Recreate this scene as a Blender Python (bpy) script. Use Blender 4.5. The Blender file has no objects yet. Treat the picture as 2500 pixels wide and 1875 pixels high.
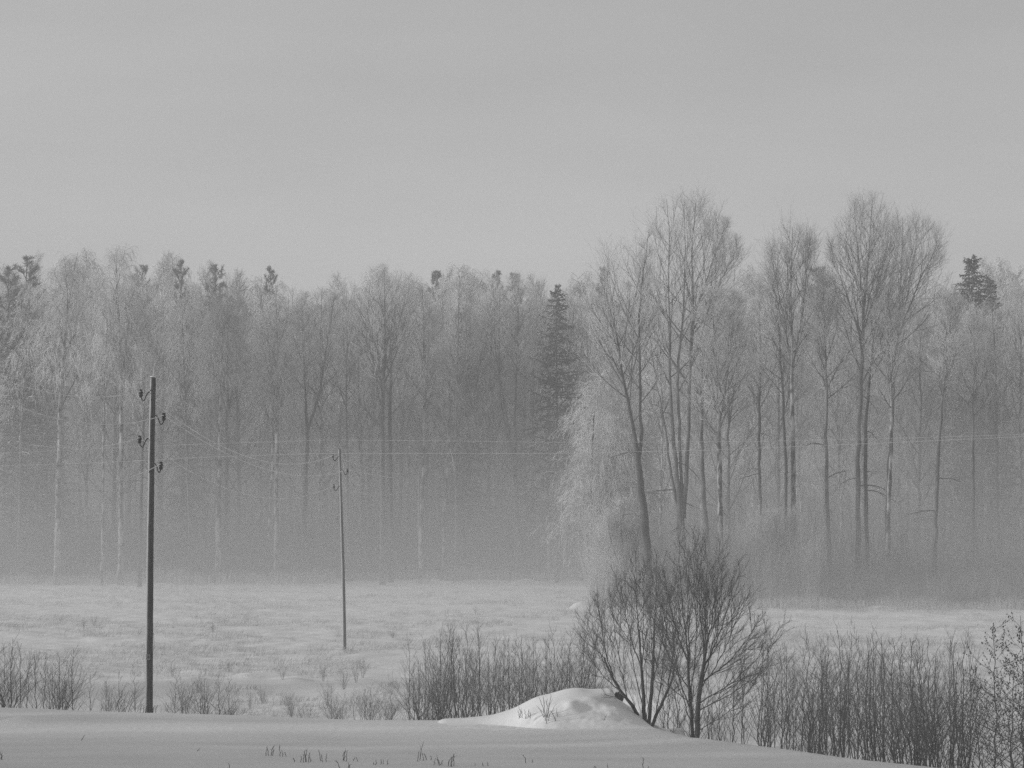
import bpy, math, random
import numpy as np
from mathutils import Vector, Matrix

# ------------------------------------------------------------------ camera, world, sun, exposure
C = bpy.context.scene.collection
scene = bpy.context.scene
K = 36.0 / 100.0 / 2500.0            # tangent of one photograph pixel at f = 100 mm
CAMZ = 5.2
PITCH = math.atan((1244 - 937.5) * K)
cd = bpy.data.cameras.new('camera')
cd.lens = 100; cd.sensor_width = 36; cd.sensor_fit = 'HORIZONTAL'
cd.clip_start = 0.5; cd.clip_end = 5000
cam = bpy.data.objects.new('camera', cd); C.objects.link(cam)
cam.location = (0, 0, CAMZ); cam.rotation_euler = (math.pi / 2 + PITCH, 0, 0)
scene.camera = cam

SUN_EL = math.radians(11)
SUN_AZ = math.radians(-95.0)         # from +Y towards +X; the sun stands to the side and a little on this side
w = bpy.data.worlds.new("World"); scene.world = w; w.use_nodes = True
nt = w.node_tree; nt.nodes.clear()
sky = nt.nodes.new('ShaderNodeTexSky'); sky.sky_type = 'NISHITA'; sky.sun_disc = False
sky.sun_elevation = SUN_EL; sky.sun_rotation = SUN_AZ
sky.air_density = 1.0; sky.dust_density = 3.0; sky.ozone_density = 1.0
bw = nt.nodes.new('ShaderNodeRGBToBW'); nt.links.new(sky.outputs[0], bw.inputs[0])
# a thin, even winter veil of cloud with faint streaks over the clear sky
tc = nt.nodes.new('ShaderNodeTexCoord')
mp = nt.nodes.new('ShaderNodeMapping'); mp.inputs['Scale'].default_value = (2.2, 2.2, 9.0)
nz = nt.nodes.new('ShaderNodeTexNoise'); nz.inputs['Scale'].default_value = 1.6; nz.inputs['Detail'].default_value = 4
nt.links.new(tc.outputs['Generated'], mp.inputs[0]); nt.links.new(mp.outputs[0], nz.inputs[0])
mr = nt.nodes.new('ShaderNodeMapRange'); mr.inputs[1].default_value = .3; mr.inputs[2].default_value = .7
mr.inputs[3].default_value = 4.1; mr.inputs[4].default_value = 5.3
nt.links.new(nz.outputs[0], mr.inputs[0])
mx = nt.nodes.new('ShaderNodeMix'); mx.data_type = 'FLOAT'; mx.inputs[0].default_value = .62
nt.links.new(bw.outputs[0], mx.inputs[2]); nt.links.new(mr.outputs[0], mx.inputs[3])
bg = nt.nodes.new('ShaderNodeBackground'); bg.inputs[1].default_value = 0.112
wo = nt.nodes.new('ShaderNodeOutputWorld')
sx_ = nt.nodes.new('ShaderNodeSeparateXYZ'); nt.links.new(tc.outputs['Generated'], sx_.inputs[0])
el = nt.nodes.new('ShaderNodeMapRange'); el.inputs[1].default_value = .02; el.inputs[2].default_value = .20; el.inputs[3].default_value = 1.17; el.inputs[4].default_value = .985
el.interpolation_type = 'SMOOTHSTEP'; nt.links.new(sx_.outputs[2], el.inputs[0])
ml = nt.nodes.new('ShaderNodeMath'); ml.operation = 'MULTIPLY'; nt.links.new(mx.outputs[0], ml.inputs[0]); nt.links.new(el.outputs[0], ml.inputs[1])
nt.links.new(ml.outputs[0], bg.inputs[0]); nt.links.new(bg.outputs[0], wo.inputs[0])

sl = bpy.data.lights.new('sun', 'SUN'); sl.energy = 3.0; sl.angle = math.radians(3.0); sl.color = (1, 1, 1)
sun = bpy.data.objects.new('sun', sl); C.objects.link(sun)
to_sun = Vector((math.sin(SUN_AZ) * math.cos(SUN_EL), math.cos(SUN_AZ) * math.cos(SUN_EL), math.sin(SUN_EL)))
sun.rotation_euler = to_sun.to_track_quat('Z', 'Y').to_euler()
sun.location = (-60, 20, 40)

vs = scene.view_settings
vs.view_transform = 'Standard'; vs.look = 'None'; vs.exposure = 0.0; vs.gamma = 1.0; vs.use_curve_mapping = False
cy = scene.cycles
cy.max_bounces = 6; cy.diffuse_bounces = 2; cy.glossy_bounces = 1; cy.transmission_bounces = 1
cy.volume_bounces = 2; cy.transparent_max_bounces = 4; cy.use_denoising = False
cy.volume_step_rate = 5.0; cy.use_adaptive_sampling = False; cy.sample_clamp_indirect = 1.5; cy.sample_clamp_direct = 3.0

# ------------------------------------------------------------------ helpers
cT, sT = math.cos(PITCH), math.sin(PITCH)
def at(px, py, d):
    """world point of a photograph pixel at depth d (world y)"""
    a = (px - 1250) * K; b = (937.5 - py) * K
    t = d / (cT - b * sT)
    return np.array([a * t, d, CAMZ + t * (sT + b * cT)])
def hit(px, py, z=0.0):
    a = (px - 1250) * K; b = (937.5 - py) * K
    t = (z - CAMZ) / (sT + b * cT)
    return np.array([a * t, t * (cT - b * sT), z])

def vnoise(x, y, seed=0):
    x = np.asarray(x, float); y = np.asarray(y, float)
    ca, sa = math.cos(.7 + seed), math.sin(.7 + seed); x, y = ca * x - sa * y + 100, sa * x + ca * y + 100
    xi = np.floor(x).astype(np.int64); yi = np.floor(y).astype(np.int64)
    fx = x - xi; fy = y - yi
    fx = fx * fx * (3 - 2 * fx); fy = fy * fy * (3 - 2 * fy)
    def h(i, j):
        n = (i * 374761393 + j * 668265263 + seed * 974711) & 0x7fffffff
        n = ((n ^ (n >> 13)) * 1274126177) & 0x7fffffff
        return ((n ^ (n >> 16)) & 0xffff) / 65535.0
    a = h(xi, yi); b = h(xi + 1, yi); c = h(xi, yi + 1); d = h(xi + 1, yi + 1)
    return (a * (1 - fx) + b * fx) * (1 - fy) + (c * (1 - fx) + d * fx) * fy - .5
def sm(a, b, x):
    t = np.clip((x - a) / (b - a), 0, 1); return t * t * (3 - 2 * t)

# ------------------------------------------------------------------ terrain shape
PLAT = 0.25
CREST = [(0, 1723), (365, 1736), (900, 1753), (1150, 1757), (1560, 1765), (1700, 1800), (1900, 1822), (2350, 1876), (2500, 1896)]
_c = [hit(px, py, PLAT) for px, py in CREST]
EX = np.array([-60] + [c[0] for c in _c] + [14, 60]); EY = np.array([74] + [c[1] for c in _c] + [47, -20])
def yedge(x): return np.interp(x, EX, EY)
def ground(x, y):
    x = np.asarray(x, float); y = np.asarray(y, float)
    s = y - yedge(x)
    z = PLAT - .95 * sm(-.7, 4.2, s) + .70 * sm(4.5, 17, s)
    pl = 1 - sm(-1.0, .5, s)
    z = z + pl * (.18 * vnoise(x / 9 + 3, y / 4.5, 1) + .07 * vnoise(x / 4.1, y / 2.2, 2) + .02 * vnoise(x / 1.6, y / 1.0, 3) - .02)
    z = z + pl * .15 * np.exp(-((x + 11.4) / .45) ** 2 - ((y - 66.2) / .4) ** 2)
    f = sm(3, 9, s)
    z = z + f * (.12 * vnoise(x / 11, y / 9, 5) + .08 * vnoise(x / 2.6, y / 2.0, 6) + .075 * vnoise(x / 1.1, y / .9, 7) + .05 * vnoise(x / .5, y / .5, 9)
                 + .09 * np.maximum(vnoise(x / .7, y / .55, 8) - .12, 0) * 2)
    ed = np.where(x < 5.2, np.exp(-((y - 201) / 3.5) ** 2), 0) + np.where(x > 3.0, np.exp(-((y - 149.5) / 2.2) ** 2), 0)
    z = z + ed * (.9 * np.maximum(vnoise(x / 1.7, y / 1.3, 12) - .08, 0) + .35 * np.maximum(vnoise(x / .6, y / .7, 13), 0))
    z = z + .5 * sm(212, 300, y)                       # the wood floor lies a little higher
    return z
def gz(x, y): return float(ground(np.array([x]), np.array([y]))[0])

# ------------------------------------------------------------------ materials
def mat(name, build):
    m = bpy.data.materials.new(name); m.use_nodes = True
    n = m.node_tree; b = n.nodes['Principled BSDF']
    b.inputs['Roughness'].default_value = .85
    b.inputs['Specular IOR Level'].default_value = .15
    build(n, b); return m
def g(v): return (v, v, v, 1)
def ramp(n, src, stops):
    r = n.nodes.new('ShaderNodeValToRGB'); e = r.color_ramp.elements
    while len(e) > 1: e.remove(e[-1])
    e[0].position = stops[0][0]; e[0].color = g(stops[0][1])
    for p, v in stops[1:]:
        q = e.new(p); q.color = g(v)
    n.links.new(src, r.inputs[0]); return r.outputs[0]
def noise(n, scale, detail=3, sc=(1, 1, 1), coord='Object'):
    t = n.nodes.new('ShaderNodeTexCoord'); m = n.nodes.new('ShaderNodeMapping'); m.inputs['Scale'].default_value = sc
    z = n.nodes.new('ShaderNodeTexNoise'); z.inputs['Scale'].default_value = scale; z.inputs['Detail'].default_value = detail
    n.links.new(t.outputs[coord], m.inputs[0]); n.links.new(m.outputs[0], z.inputs[0]); return z.outputs[0]
def simple(lo, hi, scale=3, sc=(1, 1, 1)):
    def f(n, b):
        n.links.new(ramp(n, noise(n, scale, 3, sc), [(.3, lo), (.7, hi)]), b.inputs['Base Color'])
    return f
def snow_b(lo, hi, bump):
    def f(n, b):
        n.links.new(ramp(n, noise(n, .35, 5, (1, 2.5, 1)), [(.3, lo), (.7, hi)]), b.inputs['Base Color'])
        bu = n.nodes.new('ShaderNodeBump'); bu.inputs['Strength'].default_value = bump; bu.inputs['Distance'].default_value = .05
        n.links.new(noise(n, 5, 6, (1, 2, 1)), bu.inputs['Height']); n.links.new(bu.outputs[0], b.inputs['Normal'])
    return f
def birch_b(n, b):
    z = ramp(n, noise(n, 1.6, 4, (2.5, 2.5, 1.0)), [(.42, .06), (.52, .26), (.66, .42)])
    n.links.new(z, b.inputs['Base Color'])
def conifer_b(lo, hi, amt):
    def f(n, b):
        geo = n.nodes.new('ShaderNodeNewGeometry'); sp = n.nodes.new('ShaderNodeSeparateXYZ'); n.links.new(geo.outputs['Normal'], sp.inputs[0])
        base = ramp(n, noise(n, 1.2, 3), [(.3, lo), (.7, hi)])
        s1 = ramp(n, noise(n, 1.1, 3), [(1 - amt - .04, 0), (1 - amt + .04, 1)])
        s2 = ramp(n, sp.outputs[2], [(.25, 0), (.6, 1)])
        mu = n.nodes.new('ShaderNodeMath'); mu.operation = 'MULTIPLY'; n.links.new(s1, mu.inputs[0]); n.links.new(s2, mu.inputs[1])
        mi = n.nodes.new('ShaderNodeMix'); mi.data_type = 'RGBA'; mi.inputs[7].default_value = g(.8)
        n.links.new(mu.outputs[0], mi.inputs[0]); n.links.new(base, mi.inputs[6]); n.links.new(mi.outputs[2], b.inputs['Base Color'])
    return f
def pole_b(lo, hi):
    def f(n, b):                                           # weathered wood; rime and sunlight both painted in as one paler flank
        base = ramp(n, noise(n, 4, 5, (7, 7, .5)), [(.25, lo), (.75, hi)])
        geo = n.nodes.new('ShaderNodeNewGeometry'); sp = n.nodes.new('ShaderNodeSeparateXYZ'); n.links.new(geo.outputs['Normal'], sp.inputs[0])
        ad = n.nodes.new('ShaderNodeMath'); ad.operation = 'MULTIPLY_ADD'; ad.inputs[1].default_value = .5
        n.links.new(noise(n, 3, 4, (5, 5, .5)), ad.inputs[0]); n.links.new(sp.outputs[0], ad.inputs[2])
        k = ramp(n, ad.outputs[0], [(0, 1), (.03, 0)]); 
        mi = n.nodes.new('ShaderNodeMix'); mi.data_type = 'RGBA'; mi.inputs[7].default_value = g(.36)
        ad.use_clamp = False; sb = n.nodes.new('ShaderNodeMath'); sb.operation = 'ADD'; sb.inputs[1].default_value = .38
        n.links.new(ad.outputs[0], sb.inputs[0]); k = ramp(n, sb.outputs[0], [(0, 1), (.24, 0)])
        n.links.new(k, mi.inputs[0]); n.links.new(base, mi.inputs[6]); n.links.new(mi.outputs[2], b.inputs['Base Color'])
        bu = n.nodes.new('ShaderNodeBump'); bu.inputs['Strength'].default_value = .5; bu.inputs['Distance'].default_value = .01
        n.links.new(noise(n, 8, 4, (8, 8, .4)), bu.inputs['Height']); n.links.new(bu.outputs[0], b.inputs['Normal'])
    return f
M = dict(
    snow=mat('snow_field', snow_b(.68, .78, .5)), mound=mat('snow_heap', snow_b(.74, .84, .15)),
    birch=mat('birch_bark', birch_b), bark=mat('grey_bark', simple(.06, .20, 1.5, (2, 2, .6))),
    dark=mat('dark_bark', simple(.035, .09, 2, (2, 2, .6))),
    limb=mat('limb_bark', simple(.06, .15, 1)), frost=mat('frosted_twigs', simple(.44, .76, .35)),
    frost2=mat('thinly_frosted_twigs', simple(.20, .40, .4)), hoar=mat('hoar_frost_twigs', simple(.50, .85, .5)), twig=mat('dark_twigs', simple(.045, .11, 1.5)), stwig=mat('sapling_twigs', simple(.08, .18, 1.5)), sbark=mat('sapling_bark', simple(.05, .13, 2, (2, 2, .6))),
    twigf=mat('lightly_frosted_twigs', simple(.08, .28, 1.2)),
    spruce=mat('spruce_needles', conifer_b(.045, .11, .45)), pine=mat('pine_needles', conifer_b(.10, .22, .48)),
    brush=mat('brush_stems', simple(.05, .15, .5)), grass=mat('frosted_grass', simple(.34, .62, .8)),
    stalk=mat('dry_grass_tuft', simple(.04, .1, 3)),
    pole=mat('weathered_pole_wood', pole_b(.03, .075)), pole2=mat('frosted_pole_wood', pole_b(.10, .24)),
    iron=mat('black_iron', simple(.01, .03)), cer=mat('dark_insulator_glaze', simple(.008, .02)),
    wire=mat('frosted_wire', simple(.54, .76, 2)), plate=mat('plate_paint', simple(.22, .34, 20)), mark=mat('plate_mark', simple(.05, .08, 20)),
    hollow_fill=mat('hollow_dark', simple(.03, .08, 6)))
M['cer'].node_tree.nodes['Principled BSDF'].inputs['Roughness'].default_value = .25

# ------------------------------------------------------------------ mesh building
class Geo:
    def __init__(s): s.v = []; s.q = []; s.m = []; s.n = 0
    def add(s, V, Q, mi=0):
        s.v.append(V.reshape(-1, 3)); s.q.append(Q.reshape(-1, 4) + s.n); s.m.append(np.full(len(Q.reshape(-1, 4)), mi)); s.n += len(V.reshape(-1, 3))
    def tube(s, P, R, S=3, mi=0):
        P = np.asarray(P, float); R = np.asarray(R, float)
        if P.ndim == 2: P = P[None]; R = R[None]
        if not len(P): return
        Mn, Kn = R.shape
        T = np.gradient(P, axis=1); T /= np.linalg.norm(T, axis=2, keepdims=True) + 1e-9
        ref = np.zeros((Mn, 1, 3)); vert = np.abs(T[:, :1, 2]) > .7
        ref[..., 0] = vert; ref[..., 2] = ~vert
        U = np.cross(T, ref); U /= np.linalg.norm(U, axis=2, keepdims=True) + 1e-9
        W = np.cross(T, U)
        a = np.arange(S) * 2 * math.pi / S
        V = P[:, :, None] + R[:, :, None, None] * (np.cos(a)[:, None] * U[:, :, None] + np.sin(a)[:, None] * W[:, :, None])
        base = np.arange(Mn)[:, None, None] * Kn * S + np.arange(Kn - 1)[None, :, None] * S
        j = np.arange(S)[None, None]; j2 = (j + 1) % S
        Q = np.stack([base + j, base + j2, base + S + j2, base + S + j], -1)
        s.add(V, Q, mi)
    def cap(s, P, R, S, mi=0): pass
    def build(s, name, mats, parent=None, smooth=True, loc=None):
        me = mesh(name, np.concatenate(s.v), np.concatenate(s.q), np.concatenate(s.m), mats, smooth)
        return obj(name, me, parent, loc)
def mesh(name, V, Q, mi, mats, smooth=True):
    me = bpy.data.meshes.new(name)
    me.vertices.add(len(V)); me.vertices.foreach_set('co', V.astype(np.float32).ravel())
    me.loops.add(len(Q) * 4); me.loops.foreach_set('vertex_index', Q.astype(np.int32).ravel())
    me.polygons.add(len(Q)); me.polygons.foreach_set('loop_start', (np.arange(len(Q)) * 4).astype(np.int32))
    me.polygons.foreach_set('material_index', np.asarray(mi, np.int32))
    me.polygons.foreach_set('use_smooth', np.full(len(Q), smooth))
    for m in mats: me.materials.append(m)
    me.update(calc_edges=True); return me
def obj(name, me, parent=None, loc=None):
    o = bpy.data.objects.new(name, me); C.objects.link(o)
    if parent: o.parent = parent
    if loc is not None: o.location = loc
    return o
def tag(o, label=None, cat=None, group=None, kind=None):
    if label: o['label'] = label
    if cat: o['category'] = cat
    if group: o['group'] = group
    if kind: o['kind'] = kind
    return o
def empty(name, loc, label, cat, group=None, rz=0, scale=None):
    o = bpy.data.objects.new(name, None); C.objects.link(o); o.location = loc; o.rotation_euler = (0, 0, rz)
    o.empty_display_size = .2
    if scale is not None: o.scale = scale
    return tag(o, label, cat, group)
def lathe(g_, pts, c, S=16, mi=0, axis=(0, 0, 1)):
    """pts: (radius, height) along the vertical at c"""
    P = np.array([[c[0], c[1], c[2] + h] for r, h in pts]); R = np.array([r for r, h in pts])
    Mn = len(P); a = np.arange(S) * 2 * math.pi / S
    V = P[:, None] + R[:, None, None] * np.stack([np.cos(a), np.sin(a), 0 * a], -1)[None]
    b = np.arange(Mn - 1)[:, None] * S; j = np.arange(S)[None]; j2 = (j + 1) % S
    g_.add(V, np.stack([b + j, b + j2, b + S + j2, b + S + j], -1), mi)

def grow(rng, P, R, n, t0, t1, ang, asd, lenf, Kn, up, wob, rf, rt, lcap=None, env=None):
    Mn, K0, _ = P.shape
    plen = np.linalg.norm(np.diff(P, axis=1), axis=2).sum(1)
    idx = np.repeat(np.arange(Mn), n); j = np.tile(np.arange(n), Mn); N = len(idx)
    t0 = np.broadcast_to(np.asarray(t0, float), (Mn,))[idx]
    t = t0 + (t1 - t0) * (j + rng.random(N)) / n
    f = np.clip(t, 0, .9999) * (K0 - 1); i = f.astype(int); w_ = (f - i)[:, None]
    p = P[idx, i] * (1 - w_) + P[idx, i + 1] * w_
    d = P[idx, i + 1] - P[idx, i]; d /= np.linalg.norm(d, axis=1, keepdims=True) + 1e-9
    r = R[idx, i] * (1 - w_[:, 0]) + R[idx, i + 1] * w_[:, 0]
    ref = np.where(np.abs(d[:, 2:3]) > .8, np.array([[1., 0, 0]]), np.array([[0, 0, 1.]]))
    a = np.cross(d, ref); a /= np.linalg.norm(a, axis=1, keepdims=True) + 1e-9
    b = np.cross(d, a)
    az = j * 2.39996 + rng.random(N) * 1.1 + np.repeat(rng.random(Mn) * 6.28, n)
    side = np.cos(az)[:, None] * a + np.sin(az)[:, None] * b
    an = ang + asd * rng.standard_normal(N)
    D = np.cos(an)[:, None] * d + np.sin(an)[:, None] * side
    L = lenf(t, plen[idx], p) * rng.uniform(.65, 1.25, N)
    if lcap is not None: L = np.minimum(L, lcap)
    if env is not None:                                    # keep the limb inside the tree's rounded crown
        c_, ea, eb = env; q0 = (p - c_) / [ea, ea, eb]; qd = (D + [0, 0, up * .5]); qd /= np.linalg.norm(qd, axis=1, keepdims=True); qd = qd / [ea, ea, eb]
        A = (qd ** 2).sum(1); B_ = (q0 * qd).sum(1); Cc = (q0 ** 2).sum(1) - 1; disc = np.maximum(B_ * B_ - A * Cc, 0)
        L = np.minimum(L, np.maximum((-B_ + np.sqrt(disc)) / A, .3) * rng.uniform(.68, 1.04, N))
    out = np.empty((N, Kn, 3)); out[:, 0] = p
    for k_ in range(1, Kn):
        D = D + np.array([0, 0, up / (Kn - 1)]) + wob * rng.standard_normal((N, 3)) / math.sqrt(Kn)
        D /= np.linalg.norm(D, axis=1, keepdims=True) + 1e-9
        p = p + D * (L / (Kn - 1))[:, None]; out[:, k_] = p
    r0 = np.maximum(np.minimum(r * rf, L * .0125 + rt), rt)
    tt = np.linspace(0, 1, Kn)[None]
    return out, r0[:, None] * (1 - tt) ** .8 + rt * .55 * tt ** .5

def resample(pts, Kn, rng=None, wob=0):
    pts = np.asarray(pts, float); seg = np.linalg.norm(np.diff(pts, axis=0), axis=1); s = np.concatenate([[0], np.cumsum(seg)]); s /= s[-1]
    t = np.linspace(0, 1, Kn)
    out = np.stack([np.interp(t, s, pts[:, c]) for c in range(3)], -1)
    for _ in range(2): out[1:-1] = (out[:-2] + 2 * out[1:-1] + out[2:]) / 4
    if rng is not None and wob: 
        q = rng.standard_normal((Kn, 3)) * wob; q[:, 2] = 0; q[0] = 0; q[-1] = 0; out = out + q
    return out

KIND = {
 'aspen': dict(n1=21, ang1=.66, as1=.15, a1=.42, b1=.8, up1=.55, n2=6, ang2=.50, l2=.44, up2=.45, n3=5, l3=.45, up3=.6, n4=2, l4=.4, up4=.4, rt=.0052, wob=.10),
 'alder': dict(n1=26, ang1=.72, as1=.2, a1=.34, b1=.6, up1=.6, n2=7, ang2=.6, l2=.38, up2=.4, n3=6, l3=.45, up3=.4, n4=3, l4=.34, up4=.2, rt=.0058, wob=.2),
 'birch': dict(n1=24, ang1=.56, as1=.15, a1=.30, b1=1.1, up1=.3, n2=7, ang2=.65, l2=.42, up2=-.4, n3=7, l3=.75, up3=-2.0, n4=3, l4=.40, up4=-1.6, rt=.0055, wob=.12),
}
def crown_geo(rng, stems, t0, kd, mats_i=(0, 1), dens=1.0, env=None):
    """stems: list of (P(K,3), R(K)); returns Geo of limbs (slot 0) and twigs (slot 1)"""
    q = KIND[kd]; G = Geo()
    P = np.stack([s[0] for s in stems]); R = np.stack([s[1] for s in stems])
    ztop = P[:, :, 2].max()
    n1 = max(4, int(q['n1'] * dens / math.sqrt(len(stems))))
    P1, R1 = grow(rng, P, R, n1, t0, .97, q['ang1'], q['as1'], lambda t, pl, p: q['a1'] * (ztop - p[:, 2]) + q['b1'], 7, q['up1'], q['wob'], .5, q['rt'] * 1.5, lcap=8.0 if env else 6.0, env=env)
    P2, R2 = grow(rng, P1, R1, q['n2'], .18, .97, q['ang2'], .2, lambda t, pl, p: pl * q['l2'] * (1.25 - t * .7) + .25, 5, q['up2'], q['wob'] * 1.2, .6, q['rt'] * 1.2)
    P3, R3 = grow(rng, P2, R2, q['n3'], .12, 1, .6, .25, lambda t, pl, p: pl * q['l3'] + .18, 4, q['up3'], q['wob'] * 1.3, .7, q['rt'])
    P4, R4 = grow(rng, P3, R3, q['n4'], .15, 1, .6, .3, lambda t, pl, p: pl * q['l4'] + .16, 3, q['up4'], .2, .8, q['rt'] * .9)
    G.tube(P1, R1, 5, mats_i[0]); G.tube(P2, R2, 4, mats_i[0]); G.tube(P3, R3, 3, mats_i[1]); G.tube(P4, R4, 3, mats_i[1])
    return G
def dead_branches(rng, G, P, R, t0, t1, n, mi=0):
    P1, R1 = grow(rng, P[None], R[None], n, t0, t1, 1.35, .25, lambda t, pl, p: 1.7 + 0 * t, 6, -.6, .35, .35, .010)
    G.tube(P1, R1, 4, mi)
    P2, R2 = grow(rng, P1, R1, 5, .25, 1, .7, .3, lambda t, pl, p: pl * .35, 4, -.3, .4, .6, .008)
    G.tube(P2, R2, 3, mi)

# ------------------------------------------------------------------ the ground
def axis(lo, hi, step, far):
    a = list(np.arange(lo, hi + 1e-6, step)); s = step; x = a[-1]
    while x < far: s *= 1.35; x = min(far, x + s); a.append(x)
    s = step; x = lo; pre = []
    while x > -far: s *= 1.35; x = max(-far, x - s); pre.append(x)
    return np.array(pre[::-1] + a)
FAR = 1500.0
xs = axis(-40, 40, .25, FAR)
ys0 = axis(44, 84, .125, FAR); ys0 = ys0[ys0 <= 84]
ys = list(ys0) + list(np.arange(84.3, 215, .33)); s_ = .33; y_ = ys[-1]
while y_ < FAR: s_ *= 1.35; y_ = min(FAR, y_ + s_); ys.append(y_)
ys = np.array(ys)
XX, YY = np.meshgrid(xs, ys)
ZZ = ground(XX, YY)
ny, nx = XX.shape
idx = np.arange(ny * nx).reshape(ny, nx)
Q = np.stack([idx[:-1, :-1], idx[:-1, 1:], idx[1:, 1:], idx[1:, :-1]], -1).reshape(-1, 4)
me = mesh('snow_ground', np.stack([XX, YY, ZZ], -1).reshape(-1, 3), Q, np.zeros(len(Q)), [M['snow']])
tag(obj('snow_ground', me), 'snow covered yard, ditch and open field reaching to the wood', kind='structure')

# ------------------------------------------------------------------ the snow mound beside the yard edge
prof = [(1060, 1758), (1130, 1756), (1200, 1749), (1250, 1734), (1310, 1703), (1340, 1697), (1380, 1685), (1410, 1681), (1440, 1685), (1490, 1683), (1497, 1686), (1503, 1704), (1530, 1722), (1560, 1741), (1580, 1758), (1600, 1772), (1640, 1790)]
YR = 66.4
pz = [at(a_, b_, YR) for a_, b_ in prof]
PXx = np.array([p[0] for p in pz]); PXz = np.array([p[2] for p in pz])
mx_ = np.linspace(PXx[0] - .3, PXx[-1] + .3, 260); my_ = np.linspace(63.9, 69.4, 210)
X2, Y2 = np.meshgrid(mx_, my_)
G0 = ground(X2, Y2)
H = np.interp(X2, PXx, PXz - PLAT, left=-.05, right=-.05)
# blur the profile a little with depth so that the heap is not an extrusion
gx_ = np.linspace(PXx[0] - 1, PXx[-1] + 1, 900); gh_ = np.interp(gx_, PXx, PXz - PLAT, left=-.05, right=-.05)
kw_ = np.exp(-(np.arange(-60, 61) * (gx_[1] - gx_[0]) / .13) ** 2); kw_ /= kw_.sum(); sh_ = np.convolve(np.pad(gh_, 60, 'edge'), kw_, 'valid')
cliff = at(1497, 1690, YR)[0]; bl_ = sm(-.35, -.1, gx_ - cliff) * (1 - sm(.15, .4, gx_ - cliff)); gh_ = gh_ * bl_ + sh_ * (1 - bl_)
shift = .12 * vnoise(Y2 / .9 + 5, X2 / 3, 21) * sm(0, 1.4, YR - Y2)
kw_ = np.exp(-(np.arange(-140, 141) * (gx_[1] - gx_[0]) / .38) ** 2); kw_ /= kw_.sum(); gs_ = np.convolve(np.pad(gh_, 140, 'edge'), kw_, 'valid')
fs_ = sm(0, .55, YR - Y2); H = np.interp(X2 + shift, gx_, gh_) * (1 - fs_) + np.interp(X2 + shift, gx_, gs_) * fs_
fy_ = 64.6 + 1.35 * (1 - sm(at(1150, 1750, 66)[0], at(1370, 1750, 66)[0], X2))
front = np.clip((Y2 + .15 * vnoise(X2 / 1.1, Y2 / 1.1, 22) - fy_) / (66.45 - fy_), 0, 1); front = front * (2 - front); front = .7 * front + .3 * front * front
back = 1 - sm(66.8, 68.8, Y2)
base = np.where(Y2 < YR, PLAT + (G0 - PLAT) * 1.0, PLAT)
Z2 = base * 1.0 + H * front * back - .9 * (1 - back)
def lump(px, py, d, a_, sx, sy):
    c = at(px, py, d); return .5 * a_ * np.exp(-((X2 - c[0]) / sx) ** 2 - ((Y2 - d) / sy) ** 2)
Z2 += lump(1395, 1738, 65.35, .17, .20, .22) + lump(1440, 1728, 65.6, .10, .22, .16) + lump(1505, 1743, 65.3, .13, .25, .2) + lump(1290, 1728, 65.6, .09, .2, .2)
Z2 -= lump(1450, 1738, 65.25, .08, .3, .14) + lump(1300, 1745, 65.2, .05, .2, .15)
Z2 += (.05 * vnoise(X2 / .3, Y2 / .25, 31) + .02 * vnoise(X2 / .12, Y2 / .1, 32)) * np.exp(-((Y2 - 65.1) / .5) ** 2) * np.clip(H / .5, 0, 1)
edge_ = np.minimum.reduce([sm(mx_[0], mx_[0] + .6, X2), 1 - sm(mx_[-1] - .5, mx_[-1], X2), sm(63.9, 64.4, Y2)])
Z2 = Z2 - .12 * (1 - edge_)
i2 = np.arange(X2.size).reshape(X2.shape)
Q2 = np.stack([i2[:-1, :-1], i2[:-1, 1:], i2[1:, 1:], i2[1:, :-1]], -1).reshape(-1, 4)
mound = empty('snow_mound', (float(at(1400, 1765, 65)[0]), 65.5, PLAT), 'large smooth snow mound at the ditch edge beside the bushy trees', 'snow heap')
def local(parent, V): return V - np.array(parent.location)
obj('snow_cover', mesh('snow_cover', local(mound, np.stack([X2, Y2, Z2], -1).reshape(-1, 3)), Q2, np.zeros(len(Q2)), [M['mound']]), mound)
# dark stubs stand in for the dark hollow under the snow lip
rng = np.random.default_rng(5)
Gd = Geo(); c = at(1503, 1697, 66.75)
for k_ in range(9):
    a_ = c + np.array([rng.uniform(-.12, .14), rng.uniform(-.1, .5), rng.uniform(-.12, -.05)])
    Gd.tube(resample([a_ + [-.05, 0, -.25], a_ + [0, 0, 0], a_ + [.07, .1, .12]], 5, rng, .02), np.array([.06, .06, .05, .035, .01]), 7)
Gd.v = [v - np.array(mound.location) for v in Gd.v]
Gd.build('dark_hollow', [M['hollow_fill']], mound)

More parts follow.
